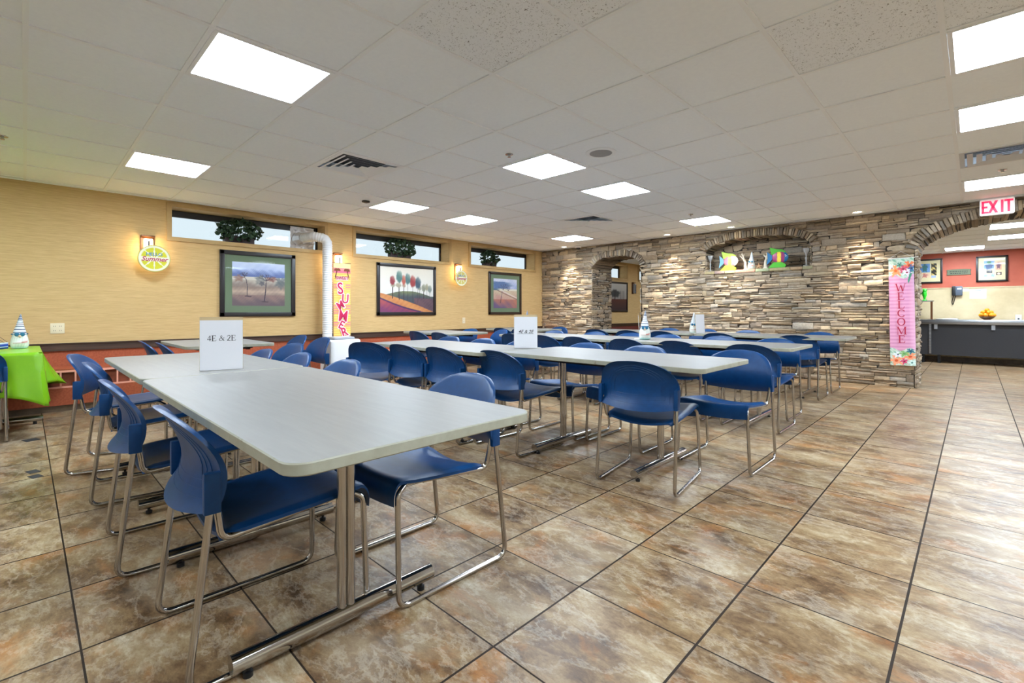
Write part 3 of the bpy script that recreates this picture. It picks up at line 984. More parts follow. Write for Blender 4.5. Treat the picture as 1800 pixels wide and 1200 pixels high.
row([(-1.69, 1.187, 180, 'blue chair tucked under the front table by its chipped corner'),
     (-2.70, 1.09, 180, 'blue chair back second along the far side of the first tables'),
     (-3.38, 1.09, 180, 'blue chair back third along the far side of the first tables'),
     (-3.90, 1.02, 180, 'blue chair back fourth along the far side, just past the upright sign'),
     (-4.40, 1.45, 186, 'blue chair pulled out from the end of the first table row')], '', 'chairs on the far side of the first table row')
row([(-5.20, 2.06, 180, 'bright blue chair seen almost edge-on beside the white air conditioner'),
     (-5.86, 2.08, 180, 'dark chair standing behind the short window wall table'),
     (-5.87, 1.08, 0, 'dark chair against the brown rail, at the short table end away from the sign'),
     (-5.45, 1.15, 0, 'dark chair back beside the brown rail, closer to the upright sign')], '', 'chairs round the short table under the misty tree picture')
row([(-1.48, 2.77, 8), (-2.58, 2.725, -2), (-3.15, 2.625, 0), (-3.68, 2.60, 5), (-4.28, 2.50, 27)],
    'on the near side of the second table row', 'chairs on the near side of the second table row')
row([(-1.26, 3.475, 180), (-2.0, 3.42, 180), (-2.56, 3.36, 180), (-3.24, 3.22, 180), (-3.76, 3.17, 180), (-4.34, 3.17, 180)],
    'on the far side of the second table row', 'chairs on the far side of the second table row')
row([(-1.44, 4.74, 0), (-2.12, 4.75, 0), (-2.66, 4.70, 0), (-3.29, 4.68, 0), (-3.78, 4.66, 0), (-4.30, 4.66, 0)],
    'on the near side of the third table row', 'chairs on the near side of the third table row')
row([(-1.52, 5.33, 180), (-2.12, 5.40, 180), (-2.76, 5.37, 180), (-3.27, 5.36, 180), (-3.82, 5.33, 180), (-4.55, 5.33, 180)],
    'on the far side of the third table row', 'chairs on the far side of the third table row')
row([(-1.56, 6.76, 0), (-2.46, 6.72, 0), (-3.27, 6.72, 0), (-3.80, 6.66, 3), (-4.40, 6.70, 0)],
    'on the near side of the fourth table row', 'chairs on the near side of the fourth table row')
row([(-1.55, 7.45, 180), (-2.47, 7.42, 180), (-3.11, 7.42, 180), (-3.74, 7.42, 180)],
    'on the far side of the fourth table row', 'chairs on the far side of the fourth table row')
row([(-5.30, 4.25, 0, 'blue chair at the near side of the table below the lollipop tree painting'),
     (-5.85, 4.25, 0, 'darker blue chair below the lollipop tree painting, closer to the wall rail'),
     (-5.42, 5.02, 165, 'wide bright blue chair back facing the room below the last sconce'),
     (-5.98, 4.90, 180, 'low chair back peeping over the table below the lollipop tree painting')], '', 'chairs round the short table below the lollipop tree painting')
row([(-5.42, 6.00, 0, 'dark blue chair just before the italic sign, under the last framed picture'),
     (-5.86, 6.00, 0, 'dark blue chair under the last framed picture, one place closer to the windows'),
     (-5.48, 6.62, 180, 'dark blue chair in the corner where stone and yellow wall meet')], '', 'chairs round the short corner table')
place_chair(-5.82, -.34, 90, 'blue chair at the picture edge drawn up to the lime tablecloth table', 'chairs at the lime tablecloth table')

# ---------------------------------------------------------------- table with lime plastic cloth
TX0, TX1, TY0, TY1, TZ = -6.72, -5.68, -1.4, .10, .705
r = thing('covered_table', 'table under a lime plastic cloth with a chrome floor bar at the picture edge', 'table', ((TX0 + TX1) / 2, -.65, 0))
MB().box((-.5, -.72, TZ - .03), (.5, .72, TZ - .004)).build('tabletop', M_TOP, r, smooth=False)
for s in (-.3, .3):
    for y in (-.45, .5):
        MB().tube([(s, y, .06), (s, y, TZ - .03)], .02, 12).build('column', M_CHROME, r)
MB().tube([(-.10, -.7, .05), (-.10, .775, .05)], .026, 16).build('foot', M_CHROME, r)
MB().lathe([(.014, 0), (.014, .026)], 12, M=Matrix.Translation((-.10, .72, 0))).build('glide', M_BLACK, r)
def cloth():
    mb = MB(); rc = random.Random(3)
    # outline of the hanging edge walked round the table: near side, camera side corner, far end
    N = 140
    per = []
    corners = [(TX1, TY0), (TX1, TY1), (TX0, TY1), (TX0, TY0)]
    def pt(s):
        # s 0..1 near long side (constant x), 1..2 end (constant y), 2..3 wall side
        if s <= 1: return Vector((TX1, TY0 + (TY1 - TY0) * s, 0)), Vector((1, 0, 0))
        if s <= 2: return Vector((TX1 + (TX0 - TX1) * (s - 1), TY1, 0)), Vector((0, 1, 0))
        return Vector((TX0, TY1 + (TY0 - TY1) * (s - 2), 0)), Vector((-1, 0, 0))
    rows = 14
    V = []
    for i in range(N + 1):
        s = 3 * i / N
        p, n = pt(s)
        # corners: blend normals and let the point drop longer and flare out
        c1 = max(0, 1 - abs(s - 1) / .16); c2 = max(0, 1 - abs(s - 2) / .2)
        c = max(c1, c2)
        if c > 0:
            n = (n + (Vector((1, 1, 0)) if c1 > c2 else Vector((-1, 1, 0))) * c * 1.4).normalized()
        L = .365 + .06 * c1 + .10 * c ** 1.5 + .018 * math.sin(s * 19)
        fl = .02 + (.05 * c1 + .24 * c2) 
        for j in range(rows + 1):
            t = j / rows
            fold = .020 * math.sin(s * 34 + t * 1.2) * t + .012 * math.sin(s * 71 + 1) * t
            out = fl * t ** 1.15 + fold + .006
            z = TZ + .003 - L * t * (1 - .12 * c * t) if t > 0 else TZ + .003
            q = p + n * out
            V.append((q.x, q.y, z))
    F = [(i * (rows + 1) + j, (i + 1) * (rows + 1) + j, (i + 1) * (rows + 1) + j + 1, i * (rows + 1) + j + 1) for i in range(N) for j in range(rows)]
    mb.add(V, F)
    mb.box((TX0 - .006, TY0, TZ - .001), (TX1 + .006, TY1 + .006, TZ + .003))
    return mb
o = tag(cloth().build('tablecloth', M_LIME, angle=40), 'lime green plastic tablecloth with a flared hanging corner', 'tablecloth')
sol = o.modifiers.new('thickness', 'SOLIDIFY'); sol.thickness = .0012

# black tape marks on the floor
for x, y, w, d, lb in ((-5.54, .04, .10, .09, 'small black tape square on the floor next to the lime tablecloth'),
                       (-4.44, .04, .085, .055, 'one of a pair of black tape marks on the floor, on the lime tablecloth side'),
                       (-4.30, .05, .085, .055, 'one of a pair of black tape marks on the floor, on the chair side')):
    o = MB().box((-w / 2, -d / 2, 0), (w / 2, d / 2, .0012)).build('floor_tape', M_INK, smooth=False)
    o.location = (x, y, .0004); o.rotation_euler = (0, 0, .3)
    tag(o, lb, 'tape', 'black tape marks on the floor tiles')

# ---------------------------------------------------------------- painted art helpers
def nz(u, v, s=1.0, k=0):
    return (math.sin(u * 12.9 * s + k) * math.cos(v * 17.3 * s + 2.1 * k) + math.sin((u + v) * 31.7 * s + k * 1.7) * .6 + math.sin((u * 2.3 - v * 1.9) * 53.1 * s + k) * .4) / 2
def mixc(a, b, t):
    t = min(1, max(0, t))
    return tuple(a[i] * (1 - t) + b[i] * t for i in range(3))
def blob(u, v, cx, cy, rx, ry, soft=.35, wob=.15, k=0):
    a = math.atan2((v - cy) / ry, (u - cx) / rx)
    d = math.hypot((u - cx) / rx, (v - cy) / ry) / (1 + wob * math.sin(a * 5 + k) * .6 + wob * .4 * math.sin(a * 11 + 2 * k))
    return min(1, max(0, (1 - d) / soft + .5))
def segd(u, v, x0, y0, x1, y1):
    dx, dy = x1 - x0, y1 - y0
    t = max(0, min(1, ((u - x0) * dx + (v - y0) * dy) / (dx * dx + dy * dy + 1e-9)))
    return math.hypot(u - x0 - dx * t, v - y0 - dy * t)
def art(name, w, h, fn, parent, nx, z=0.0, cx=0.0, cy=0.0, m=None, wave=None):
    ny = max(2, int(nx * h / w))
    mb = MB().grid(lambda u, v: ((u - .5) * w + cx, (v - .5) * h + cy, z + (wave(u, v) if wave else 0)), nx, ny,
                   colfn=lambda u, v: tuple(linv(fn(u, v))))
    return mb.build(name, m or M_PAINT, parent, cols=True, smooth=bool(wave))
def tree_lines(x, y, s, seed, n=9):
    r = random.Random(seed); L = []
    def br(x, y, a, l, w, d):
        x2, y2 = x + math.cos(a) * l, y + math.sin(a) * l
        L.append((x, y, x2, y2, w))
        if d: 
            for k in (-1, 1): br(x2, y2, a + k * r.uniform(.25, .7), l * r.uniform(.6, .85), w * .7, d - 1)
    for k in range(4): br(x, y, math.pi * (.25 + .17 * k) + r.uniform(-.1, .1), s, .006, 2)
    return L
def art_mist(u, v):
    c = mixc((208, 216, 236), (150, 170, 214), (1 - v) * 2.0 + nz(u, v, .3) * .3)
    if v < .86: c = mixc(c, (104, 122, 176), ((.86 - v) / .12) * .8 + nz(u, v, 1.2, 3) * .35)
    if v < .665: c = (214, 206, 194)
    if v < .60: c = mixc((196, 184, 166), (150, 132, 122), (.60 - v) / .14 + nz(u, v, .5, 1) * .5)
    if v < .44: c = mixc((150, 128, 116), (198, 170, 148), 1 - abs(v - .33) / .1 + nz(u, v, .6, 5) * .4)
    if v < .25: c = mixc((150, 120, 112), (112, 92, 98), (.25 - v) / .2 + nz(u, v, .9, 2) * .5)
    for (cx, cy, rx, ry, col, k) in ((.12, .63, .08, .07, (150, 112, 98), 0), (.52, .6, .09, .11, (132, 132, 126), 1), (.74, .63, .11, .055, (140, 92, 84), 2), (.92, .55, .10, .12, (104, 110, 112), 3), (.55, .52, .05, .05, (96, 92, 100), 4)):
        c = mixc(c, col, blob(u, v, cx, cy, rx, ry, .5, .3, k) * (.8 + .3 * nz(u, v, 2, k)))
    return c
T1L = [(.215, .665, .255, .6, .006), (.255, .6, .275, .45, .006), (.275, .45, .27, .23, .007), (.63, .56, .62, .35, .009), (.62, .35, .595, .11, .011)] + tree_lines(.225, .67, .05, 3) + tree_lines(.635, .58, .075, 8)
def art1(u, v):
    c = art_mist(u, v)
    for (a, b, p, q, w) in T1L:
        d = segd(u, v, a, b, p, q)
        if d < w: c = mixc(c, (66, 56, 70), 1.2 - d / w * .5)
    if segd(u, v, .24, .22, .34, .215) < .012 or segd(u, v, .56, .10, .66, .09) < .014: c = (84, 66, 74)
    return c
LOL = [(.22, .70, .045, .10, (152, 62, 70)), (.345, .79, .055, .13, (92, 128, 122)), (.425, .72, .035, .11, (190, 100, 84)), (.50, .75, .052, .12, (88, 120, 118)), (.595, .70, .055, .13, (160, 66, 66)), (.695, .67, .055, .13, (70, 88, 104)),
       (.23, .60, .04, .05, (170, 164, 140)), (.33, .60, .05, .05, (170, 160, 136)), (.43, .60, .03, .05, (176, 150, 130)), (.73, .55, .035, .05, (160, 156, 140)),
       (.81, .56, .04, .085, (140, 140, 122)), (.87, .58, .03, .08, (156, 150, 124)), (.93, .54, .04, .085, (130, 140, 132))]
def art2(u, v):
    c = mixc((222, 224, 226), (232, 222, 204), v)
    c = mixc(c, (216, 206, 200), .3 * (nz(u, v, .2) + .5))
    if v < .36 + .115 * math.sin(min(1, max(0, (u - .05) / .9)) * math.pi):
        c = mixc((126, 134, 96), (76, 84, 92), (.47 - v) * 7 + nz(u, v, .6) * .3)
    if v < .30 + .04 * math.sin(u * 3) - .05 * (1 - u) and u > .62: c = mixc((112, 84, 92), (92, 72, 84), nz(u, v, .8) + .5)
    e = .42 - .30 * u - .12 * u * u
    if v < e: c = mixc((212, 148, 92), (196, 124, 76), nz(u, v, .5) + .5)
    if v < e - .10 - .05 * math.sin(u * 4): c = mixc((176, 84, 88), (128, 62, 104), (.22 - v) * 4 + nz(u, v, .5, 4) * .6)
    if u < .75 and abs(v - (e - .115 - .05 * math.sin(u * 4))) < .018: c = (84, 52, 96)
    for (cx, cy, rx, ry, col) in LOL:
        base = .14 + .2 * (1 - cx) if cy > .65 else .30
        if abs(u - cx) < .0048 and base < v < cy: c = (66, 50, 54)
    for (cx, cy, rx, ry, col) in reversed(LOL):
        b = blob(u, v, cx, cy, rx, ry, .35, .08, cx * 9)
        if b > 0: c = mixc(c, mixc(col, (222, 214, 190), max(0, (v - cy) / ry * .5 + (u - cx) / rx * .2)), b)
    return c
T3L = [(.36, .58, .33, .40, .008), (.33, .40, .28, .17, .012)] + tree_lines(.4, .62, .10, 5) + tree_lines(.62, .6, .07, 12)
def art3(u, v):
    c = mixc((214, 214, 228), (150, 168, 212), (1 - v) * 2.4 + nz(u, v, .5) * .4)
    if v < .9: c = mixc(c, (88, 116, 158), blob(u, v, .3, .78, .4, .17, .6, .2, 1) * .9)
    if v < .66: c = mixc((96, 116, 134), (220, 214, 196), min(1, max(0, (u - .12) * 6)))
    if v < .6: c = mixc((208, 190, 160), (196, 152, 140), (.6 - v) * 3 + nz(u, v, .5, 3) * .5)
    if v < .3: c = mixc((188, 124, 104), (112, 92, 128), (.3 - v) * 4 * (1.2 - u) + nz(u, v, .7, 2) * .4)
    for o in (0, .055):
        if v < .6 and abs(v - (.66 - .36 * u + o)) < .017: c = (222, 206, 198) if o else (150, 112, 104)
    for (a, b, p, q, w) in T3L:
        if segd(u, v, a, b, p, q) < w: c = mixc(c, (70, 60, 84), .85)
    return c
def art4(u, v):
    c = mixc((196, 190, 180), (120, 112, 110), (1 - v))
    if v < .42: c = mixc((92, 48, 42), (56, 44, 52), (.42 - v) * 2.5)
    c = mixc(c, (60, 62, 64), blob(u, v, .45, .62, .22, .14, .4))
    for x in (.45, .7, .78, .86):
        if abs(u - x) < .012 and .38 < v < .75: c = (44, 38, 40)
    return c
def picture(y0, y1, z0, z1, fn, label, fm, fw=.06, mat_w=0.0, matm=None, nx=110, M=None, group=None, artbox=None, thick=.032):
    w, h = y1 - y0, z1 - z0
    r = thing('framed_picture', label, 'picture', group=group, M=M if M is not None else onleft((y0 + y1) / 2, (z0 + z1) / 2))
    f = MB()
    for k in range(2):
        s = (-1, 1)[k]
        f.box(*sorted_box((s * w / 2, -h / 2, .002), (s * (w / 2 - fw), h / 2, thick)), bev=.005)
        f.box(*sorted_box((-w / 2, s * h / 2, .002), (w / 2, s * (h / 2 - fw), thick)), bev=.005)
    f.build('frame', fm, r)
    if matm is not None:
        MB().box((-w / 2 + fw, -h / 2 + fw, .003), (w / 2 - fw, h / 2 - fw, .014)).build('mat_board', matm, r, smooth=False)
    aw, ah = w - 2 * fw - 2 * mat_w, h - 2 * fw - 2 * mat_w
    if fn: art('print', aw, ah, fn, r, nx, .016)
    MB().quad((-w / 2 + fw, -h / 2 + fw, .020), (w / 2 - fw, -h / 2 + fw, .020), (w / 2 - fw, h / 2 - fw, .020), (-w / 2 + fw, h / 2 - fw, .020)).build('glazing', M_GLAZE, r, smooth=False)
    return r
def sorted_box(a, b):
    return tuple(min(p, q) for p, q in zip(a, b)), tuple(max(p, q) for p, q in zip(a, b))
PG = 'framed paintings on the window wall'
picture(1.83, 2.82, .98, 1.885, art1, 'black framed painting of misty bare trees with a wide green mat', M_FRAMEBLK, .058, .092, M_GREENMAT, 150, group=PG)
picture(4.17, 5.40, .98, 1.885, art2, 'black framed painting of coloured lollipop trees on a hill', M_FRAMEBLK, .058, 0, None, 170, group=PG)
picture(6.76, 7.75, .98, 1.885, art3, 'brown framed painting of a bare tree beside a path with a green mat', M_FRAMEBRN, .055, .085, M_GREENMAT, 110, group=PG)
picture(11.05, 12.29, 1.03, 1.88, art4, 'dim framed tree picture seen through the small stone archway', M_FRAMEBLK, .05, 0, None, 50)

# ---------------------------------------------------------------- sconces and the things hung on them
def sconce(y, label, lit=True, z0=1.66, z1=1.98):
    r = thing('wall_sconce', label, 'wall lamp', M=onleft(y, z0), group='bronze sconces on the window wall')
    h = z1 - z0
    MB().box((-.07, 0, 0), (.07, h, .014), bev=.004).box((-.07, h - .02, .014), (.07, h, .06), bev=.004).build('back_plate', M_BRONZE, r)
    MB().box((-.042, .02, .02), (.042, h - .045, .095), bev=.012).build('glass_shade', M_SHADE if lit else M_GREYP, r)
    MB().box((-.008, .0, .095), (.008, h - .075, .110), bev=.002).build('front_bar', M_BLACKMET, r)
sconce(1.055, 'lit sconce behind the lemon sign by the first window')
sconce(3.475, 'lit sconce above the summer banner, between the first two windows')
sconce(5.93, 'lit sconce partly covered by the pale summer disc, by the last window')
sconce(12.62, 'dark sconce seen through the small stone archway', False, 1.56, 1.90)

def lemon(u_, v_, r_, pale):
    ang = math.atan2(v_, u_); 
    W = (236, 232, 206); Y = (214, 206, 48); Rn = (204, 200, 84)
    if pale: Y = (214, 200, 120); Rn = (190, 176, 104)
    if r_ > .93: return Rn
    if r_ > .82: return W
    if abs(v_ + .02) < .20 + .08 * u_ * 0 and abs(u_) < .8: 
        if abs(v_ + .04) < .16: return W
    k = (ang / (2 * math.pi) * 8) % 1
    if min(k, 1 - k) < .07 / max(r_, .2) * .7: return W
    if r_ < .1: return W
    return mixc(Y, (196, 190, 20), abs(nz(u_, v_, .8)) * .5)
def lemon_sign(y, z, R, x, label, pale=False):
    r = thing('summer_sign', label, 'sign', M=onleft(y, z, x), group='round summer signs hung on the sconces')
    mb = MB()
    V = [(0, 0, .007)]; K = [tuple(linv((236, 232, 206)))]
    NR, NS = 14, 96
    for i in range(1, NR + 1):
        q = i / NR
        for k in range(NS):
            a = 2 * math.pi * k / NS
            V.append((R * q * math.cos(a), R * q * math.sin(a), .007)); K.append(tuple(linv(lemon(q * math.cos(a), q * math.sin(a), q, pale))))
    F = [(0, 1 + k, 1 + (k + 1) % NS) for k in range(NS)]
    for i in range(NR - 1):
        for k in range(NS):
            a = 1 + i * NS + k; b = 1 + i * NS + (k + 1) % NS
            F.append((a, a + NS, b + NS, b))
    mb.add(V, F, 0, K)
    rim = tuple(linv((176, 172, 96)))
    mb.tube([(R * math.cos(a), R * math.sin(a), .004) for a in np.linspace(0, 2 * math.pi, 65)], .0045, 6, col=rim)
    mb.lathe([(R, 0), (R, .006)], 64, cols=[rim, rim])
    mb.build('disc', M_CLOTHP, r, cols=True)
    text_mesh('HELLO', R * .34, M_BLUELET, r, loc=(0, R * .30, .009), offset=.001)
    text_mesh('Summer', R * .48, M_MAGLET, r, loc=(0, -R * .06, .009), shear=.35, offset=.0015)
    MB().tube([(0, R - .01, 0), (0, R + .05, -.01)], .003, 6).build('hanging_loop', M_BLACK, r)
lemon_sign(1.095, 1.69, .158, -7.10, 'round lemon slice sign reading Hello Summer on the first sconce')
lemon_sign(5.90, 1.69, .150, -7.12, 'paler round Hello Summer sign on the sconce by the last window', True)

def art_summer(u, v):
    c = (250, 216, 112) if int(v * 62) % 2 else (246, 190, 96)
    c = mixc(c, (244, 130, 140) if int(v * 62) % 2 else c, 1 if (.30 < v < .44 or .64 < v < .72 or .12 < v < .20) and (u < .3 or u > .68) else 0)
    if v > .86: c = mixc((255, 226, 150), (236, 90, 140), ((1 - v) / .14) * .8 + (int(v * 90) % 2) * .25)
    if v > .93: c = (255, 232, 164)
    if .765 < v < .82 and .14 < u < .86: c = (250, 214, 216)
    for s in (-1, 1):
        px = .5 + s * .33
        if segd(u, v, px + s * .08, .80, px - s * .05, .905) < .02: c = (96, 44, 40)
        for k in range(7):
            a = math.pi * k / 6
            if segd(u, v * 1, px - s * .05, .905, px - s * .05 + .17 * math.cos(a), .905 + .022 * math.sin(a) - .006) < .013: c = (128, 70, 36)
    return c
r = thing('summer_banner', 'tall yellow and pink banner spelling Sweet Summer behind the air conditioner', 'banner', M=frameM((-7.10, 3.475, 1.235), (-.05, 1, 0), (0, 0, 1)))
art('fabric', .285, 1.14, art_summer, r, 46, 0, m=M_CLOTHP, wave=lambda u, v: .004 * math.sin(u * 9 + v * 3))
MB().box((-.143, -.57, -.006), (.143, .57, -.004)).build('backing', M_CLOTHP, r, smooth=False, cols=True)
text_mesh('SWEET', .068, M_MAGLET, r, loc=(0, .335, .008), offset=.002)
for ch, x, y, rot, s in (('S', -.035, .165, .10, .225), ('U', .048, .005, -.05, .18), ('M', -.030, -.095, .55, .155), ('M', .012, -.265, -.12, .215), ('E', -.02, -.400, -.5, .16), ('R', .035, -.515, .35, .18)):
    text_mesh(ch, s * 1.12, M_WHITELET, r, name='letter_outline', loc=(x, y, .008), rot=rot, offset=.017, sx=.86)
    text_mesh(ch, s * 1.12, M_PINKLET, r, name='letter', loc=(x, y, .010), rot=rot, offset=.003, sx=.86)
MB().tube([(-.15, .57, 0), (.15, .57, 0)], .004, 8).build('rod', M_BLACK, r)

# ---------------------------------------------------------------- potted ivy on the window sills
def ivy(y, label, w, h, n, seed, x=-7.40, drop=.02):
    r = thing('potted_ivy', label, 'plant', (x, y, ZB + .001), 0, 'ivy plants on the high window sills')
    pw = w * .62
    MB().prism([(-.055, -pw / 2), (.055, -pw / 2), (.055, pw / 2), (-.055, pw / 2)], 0, .10, ch=.004).build('planter', M_POT, r)
    mb = MB(); q = random.Random(seed)
    for k in range(n):
        for _ in range(20):
            a, b, c = q.uniform(-1, 1), q.uniform(-1, 1), q.uniform(-1, 1)
            if .25 < a * a + b * b + c * c < 1: break
        P = Vector((a * .13 + .015, b * w / 2, .18 + c * h / 2))
        if P.z > ZT - ZB - .03: P.z = ZT - ZB - .03 - q.uniform(0, .06)
        if P.z < .02 and P.x < .13: P.z = .03 + q.uniform(0, .04)
        P.x = max(P.x, -.09)
        s = q.uniform(.022, .040)
        R = Matrix.Rotation(q.uniform(0, 6.28), 4, 'Z') @ Matrix.Rotation(q.uniform(.2, 1.5), 4, 'X') @ Matrix.Rotation(q.uniform(-.6, .6), 4, 'Y')
        L = [(0, -1, 0), (.62, -.75, .12), (.95, .05, .05), (.42, .25, .05), (0, 1.15, -.12), (-.42, .25, .05), (-.95, .05, .05), (-.62, -.75, .12), (0, 0, -.03)]
        vs = [tuple(P + (R @ (Vector(p) * s))) for p in L]
        mb.add(vs, [(8, i, (i + 1) % 8) for i in range(8)])
    for k in range(16):
        a = q.uniform(-1, 1)
        P0 = Vector((0, a * pw / 2, .09)); P1 = Vector((q.uniform(-.05, .1), a * w / 2 * .9, .18 + q.uniform(-.1, .1)))
        mb.tube([P0, (P0 + P1) / 2 + Vector((0, 0, .05)), P1], .002, 5)
    mb.build('foliage', M_LEAF, r, angle=80)
ivy(2.10, 'wide potted ivy on the first window sill, above the misty tree painting', .60, .33, 420, 1)
ivy(4.70, 'potted ivy on the second window sill, above the lollipop trees', .66, .36, 420, 2)
ivy(6.90, 'compact potted ivy on the third window sill from the lemon sign', .52, .34, 330, 3)
ivy(11.05, 'potted ivy glimpsed through the small stone archway', .40, .32, 160, 4)

# ---------------------------------------------------------------- air conditioner, hose and foil
ac = thing('portable_air_conditioner', 'white portable air conditioner standing at the window wall under the summer banner', 'air conditioner', (-6.47, 3.14, 0), 0)
MB().prism(rrect(-.19, -.225, .20, .225, .06), .03, .655, ch=.018).build('body', M_WHITE, ac)
g = MB()
for k in range(22): g.box((.02, -.2295, .20 + k * .019), (.16, -.224, .208 + k * .019))
g.box((.0, -.228, .17), (.175, -.222, .64)).build('side_grille', M_GREYP, ac, smooth=False)
MB().prism(rrect(-.11, -.15, .14, .16, .04), .653, .69, ch=.010).build('control_panel', M_GREYP, ac)
f = MB()
for k in range(9): f.box((-.08 + k * .018, -.12, .690), (-.072 + k * .018, .13, .6935))
f.build('air_outlet', M_WHITE, ac, smooth=False)
for sx in (-.14, .14):
    for sy in (-.17, .17): MB().lathe([(.02, 0), (.026, .015), (.02, .032)], 12, M=Matrix.Translation((sx, sy, 0))).build('caster', M_BLACK, ac)
P = fillet([(-7.40, 2.98, 2.17), (-7.14, 3.04, 2.18), (-7.03, 3.205, 2.15), (-7.03, 3.205, .60), (-7.03, 3.19, .45), (-6.66, 3.16, .42)], [.10, .13, .1, .1], 10)
Q = []
for a, b in zip(P[:-1], P[1:]):
    L = (b - a).length; n = max(1, int(L / .0085))
    for k in range(n): Q.append(a + (b - a) * (k / n))
Q.append(P[-1])
o = MB().tube(Q, [.070 + .0035 * math.sin(i * math.pi / 2 * 1.0) for i in range(len(Q))], 22).build('exhaust_hose', M_WHITE, angle=80)
tag(o, 'white corrugated exhaust hose rising from the air conditioner to the first window', 'hose')
q = random.Random(9)
mb = MB()
def crumple(u, v):
    return (-7.515 + .02 * q.random() + .03 * (1 if .3 < v < .75 and u > .35 else 0), 2.84 + .36 * u, ZB + .012 + .35 * v)
mb.grid(crumple, 16, 16)
mb.tube([(-7.50, 2.965, 2.165), (-7.44, 2.97, 2.17), (-7.37, 2.985, 2.17)], [.10, .095, .078], 16)
vs = []
for (x, y, z) in mb.v[-48:]: vs.append((x + q.uniform(-.006, .006), y + q.uniform(-.008, .008), z + q.uniform(-.008, .008)))
mb.v[-48:] = vs
o = mb.build('foil_vent_panel', M_FOIL, angle=10)
tag(o, 'crumpled silver foil sealing the hose into the first window', 'foil panel')

# ---------------------------------------------------------------- wall outlets
def outlet(M, label, quad=False):
    r = thing('wall_outlet', label, 'outlet', M=M, group='electrical outlets on the walls')
    w = .058 if quad else .036
    MB().box((-w, -.058, 0), (w, .058, .006), bev=.003).build('cover_plate', M_OFFWHITE, r)
    s = MB()
    for x in ((-.024, .024) if quad else (0,)):
        for y in (-.024, .024):
            for d in (-.007, .007): s.box((x + d - .0015, y - .006, .006), (x + d + .0015, y + .006, .0066))
    s.build('sockets', M_BLACK, r, smooth=False)
outlet(onleft(.256, .864), 'double cream outlet on the yellow wall above the lime tablecloth', True)
outlet(onleft(6.095, .868), 'small outlet below the pale summer disc')
outlet(onstone(-5.86 + 8.3, .5, 8.40), 'outlet on the stone beyond the frame edge') if False else None

# ---------------------------------------------------------------- acrylic table signs
def table_sign(x, y, face, label, style, w=.200, h=.285, lean=.03):
    """face: direction the sign faces, radians"""
    r = thing('table_sign', label, 'sign', (x, y, T_H + .0005), face + math.pi / 2, 'acrylic sign holders on the tables')
    # local: front is -Y, width on X
    MB().box((-w / 2, -.003, .002), (w / 2, .0005, h), M=Matrix.Rotation(-.06, 4, 'X')).build('acrylic_holder', M_BEIGE, r, smooth=False)
    MB().box((-w / 2, -.003, 0), (w / 2, .055, .0025)).build('base', M_WHITE, r, smooth=False)
    MB().box((-w / 2 + .001, -.0055, .002), (w / 2 - .001, -.0035, h - .018), M=Matrix.Rotation(-.06, 4, 'X')).build('paper_insert', M_PAPERW, r, smooth=False)
    if style == 0: return
    T = MB()
    B = Matrix.Rotation(-.06, 4, 'X') @ frameM((0, -.0062, 0), (1, 0, 0), (0, 0, 1))
    if style == 1:
        serif(T, '4E & 2E', .030, 0, h * .60, .0)
        T.v = [tuple(B @ Vector(p)) for p in T.v]
        T.build('lettering', M_INK, r, smooth=False)
    else:
        t = text_mesh('4E & 2E', .040, M_INK, r, shear=.28, offset=.0001, ext=.0003)
        t.matrix_local = Matrix.Rotation(-.06, 4, 'X') @ frameM((0, -.0066, h * .49), (1, 0, 0), (0, 0, 1))
        MB().box((-.070, h * .425, 0), (.068, h * .430, .0004), M=B).build('underline', M_INK, r, smooth=False)
table_sign(-2.90, .74, math.atan2(-.74, 2.90) + .0, 'upright 4E & 2E sign on the first table row', 1)
table_sign(-2.74, 2.98, math.atan2(-2.98, 2.74), 'slanted underlined 4E & 2E sign on the second table row', 2)
table_sign(-2.72, 4.86, math.atan2(-4.78, 2.66) + math.pi / 2, 'sign holder seen edge-on beside the teal gnome', 0)
table_sign(-2.80, 6.72, math.atan2(-6.6, 2.78) + .95, 'sign holder just behind the pale gnome on the fourth table row', 0)

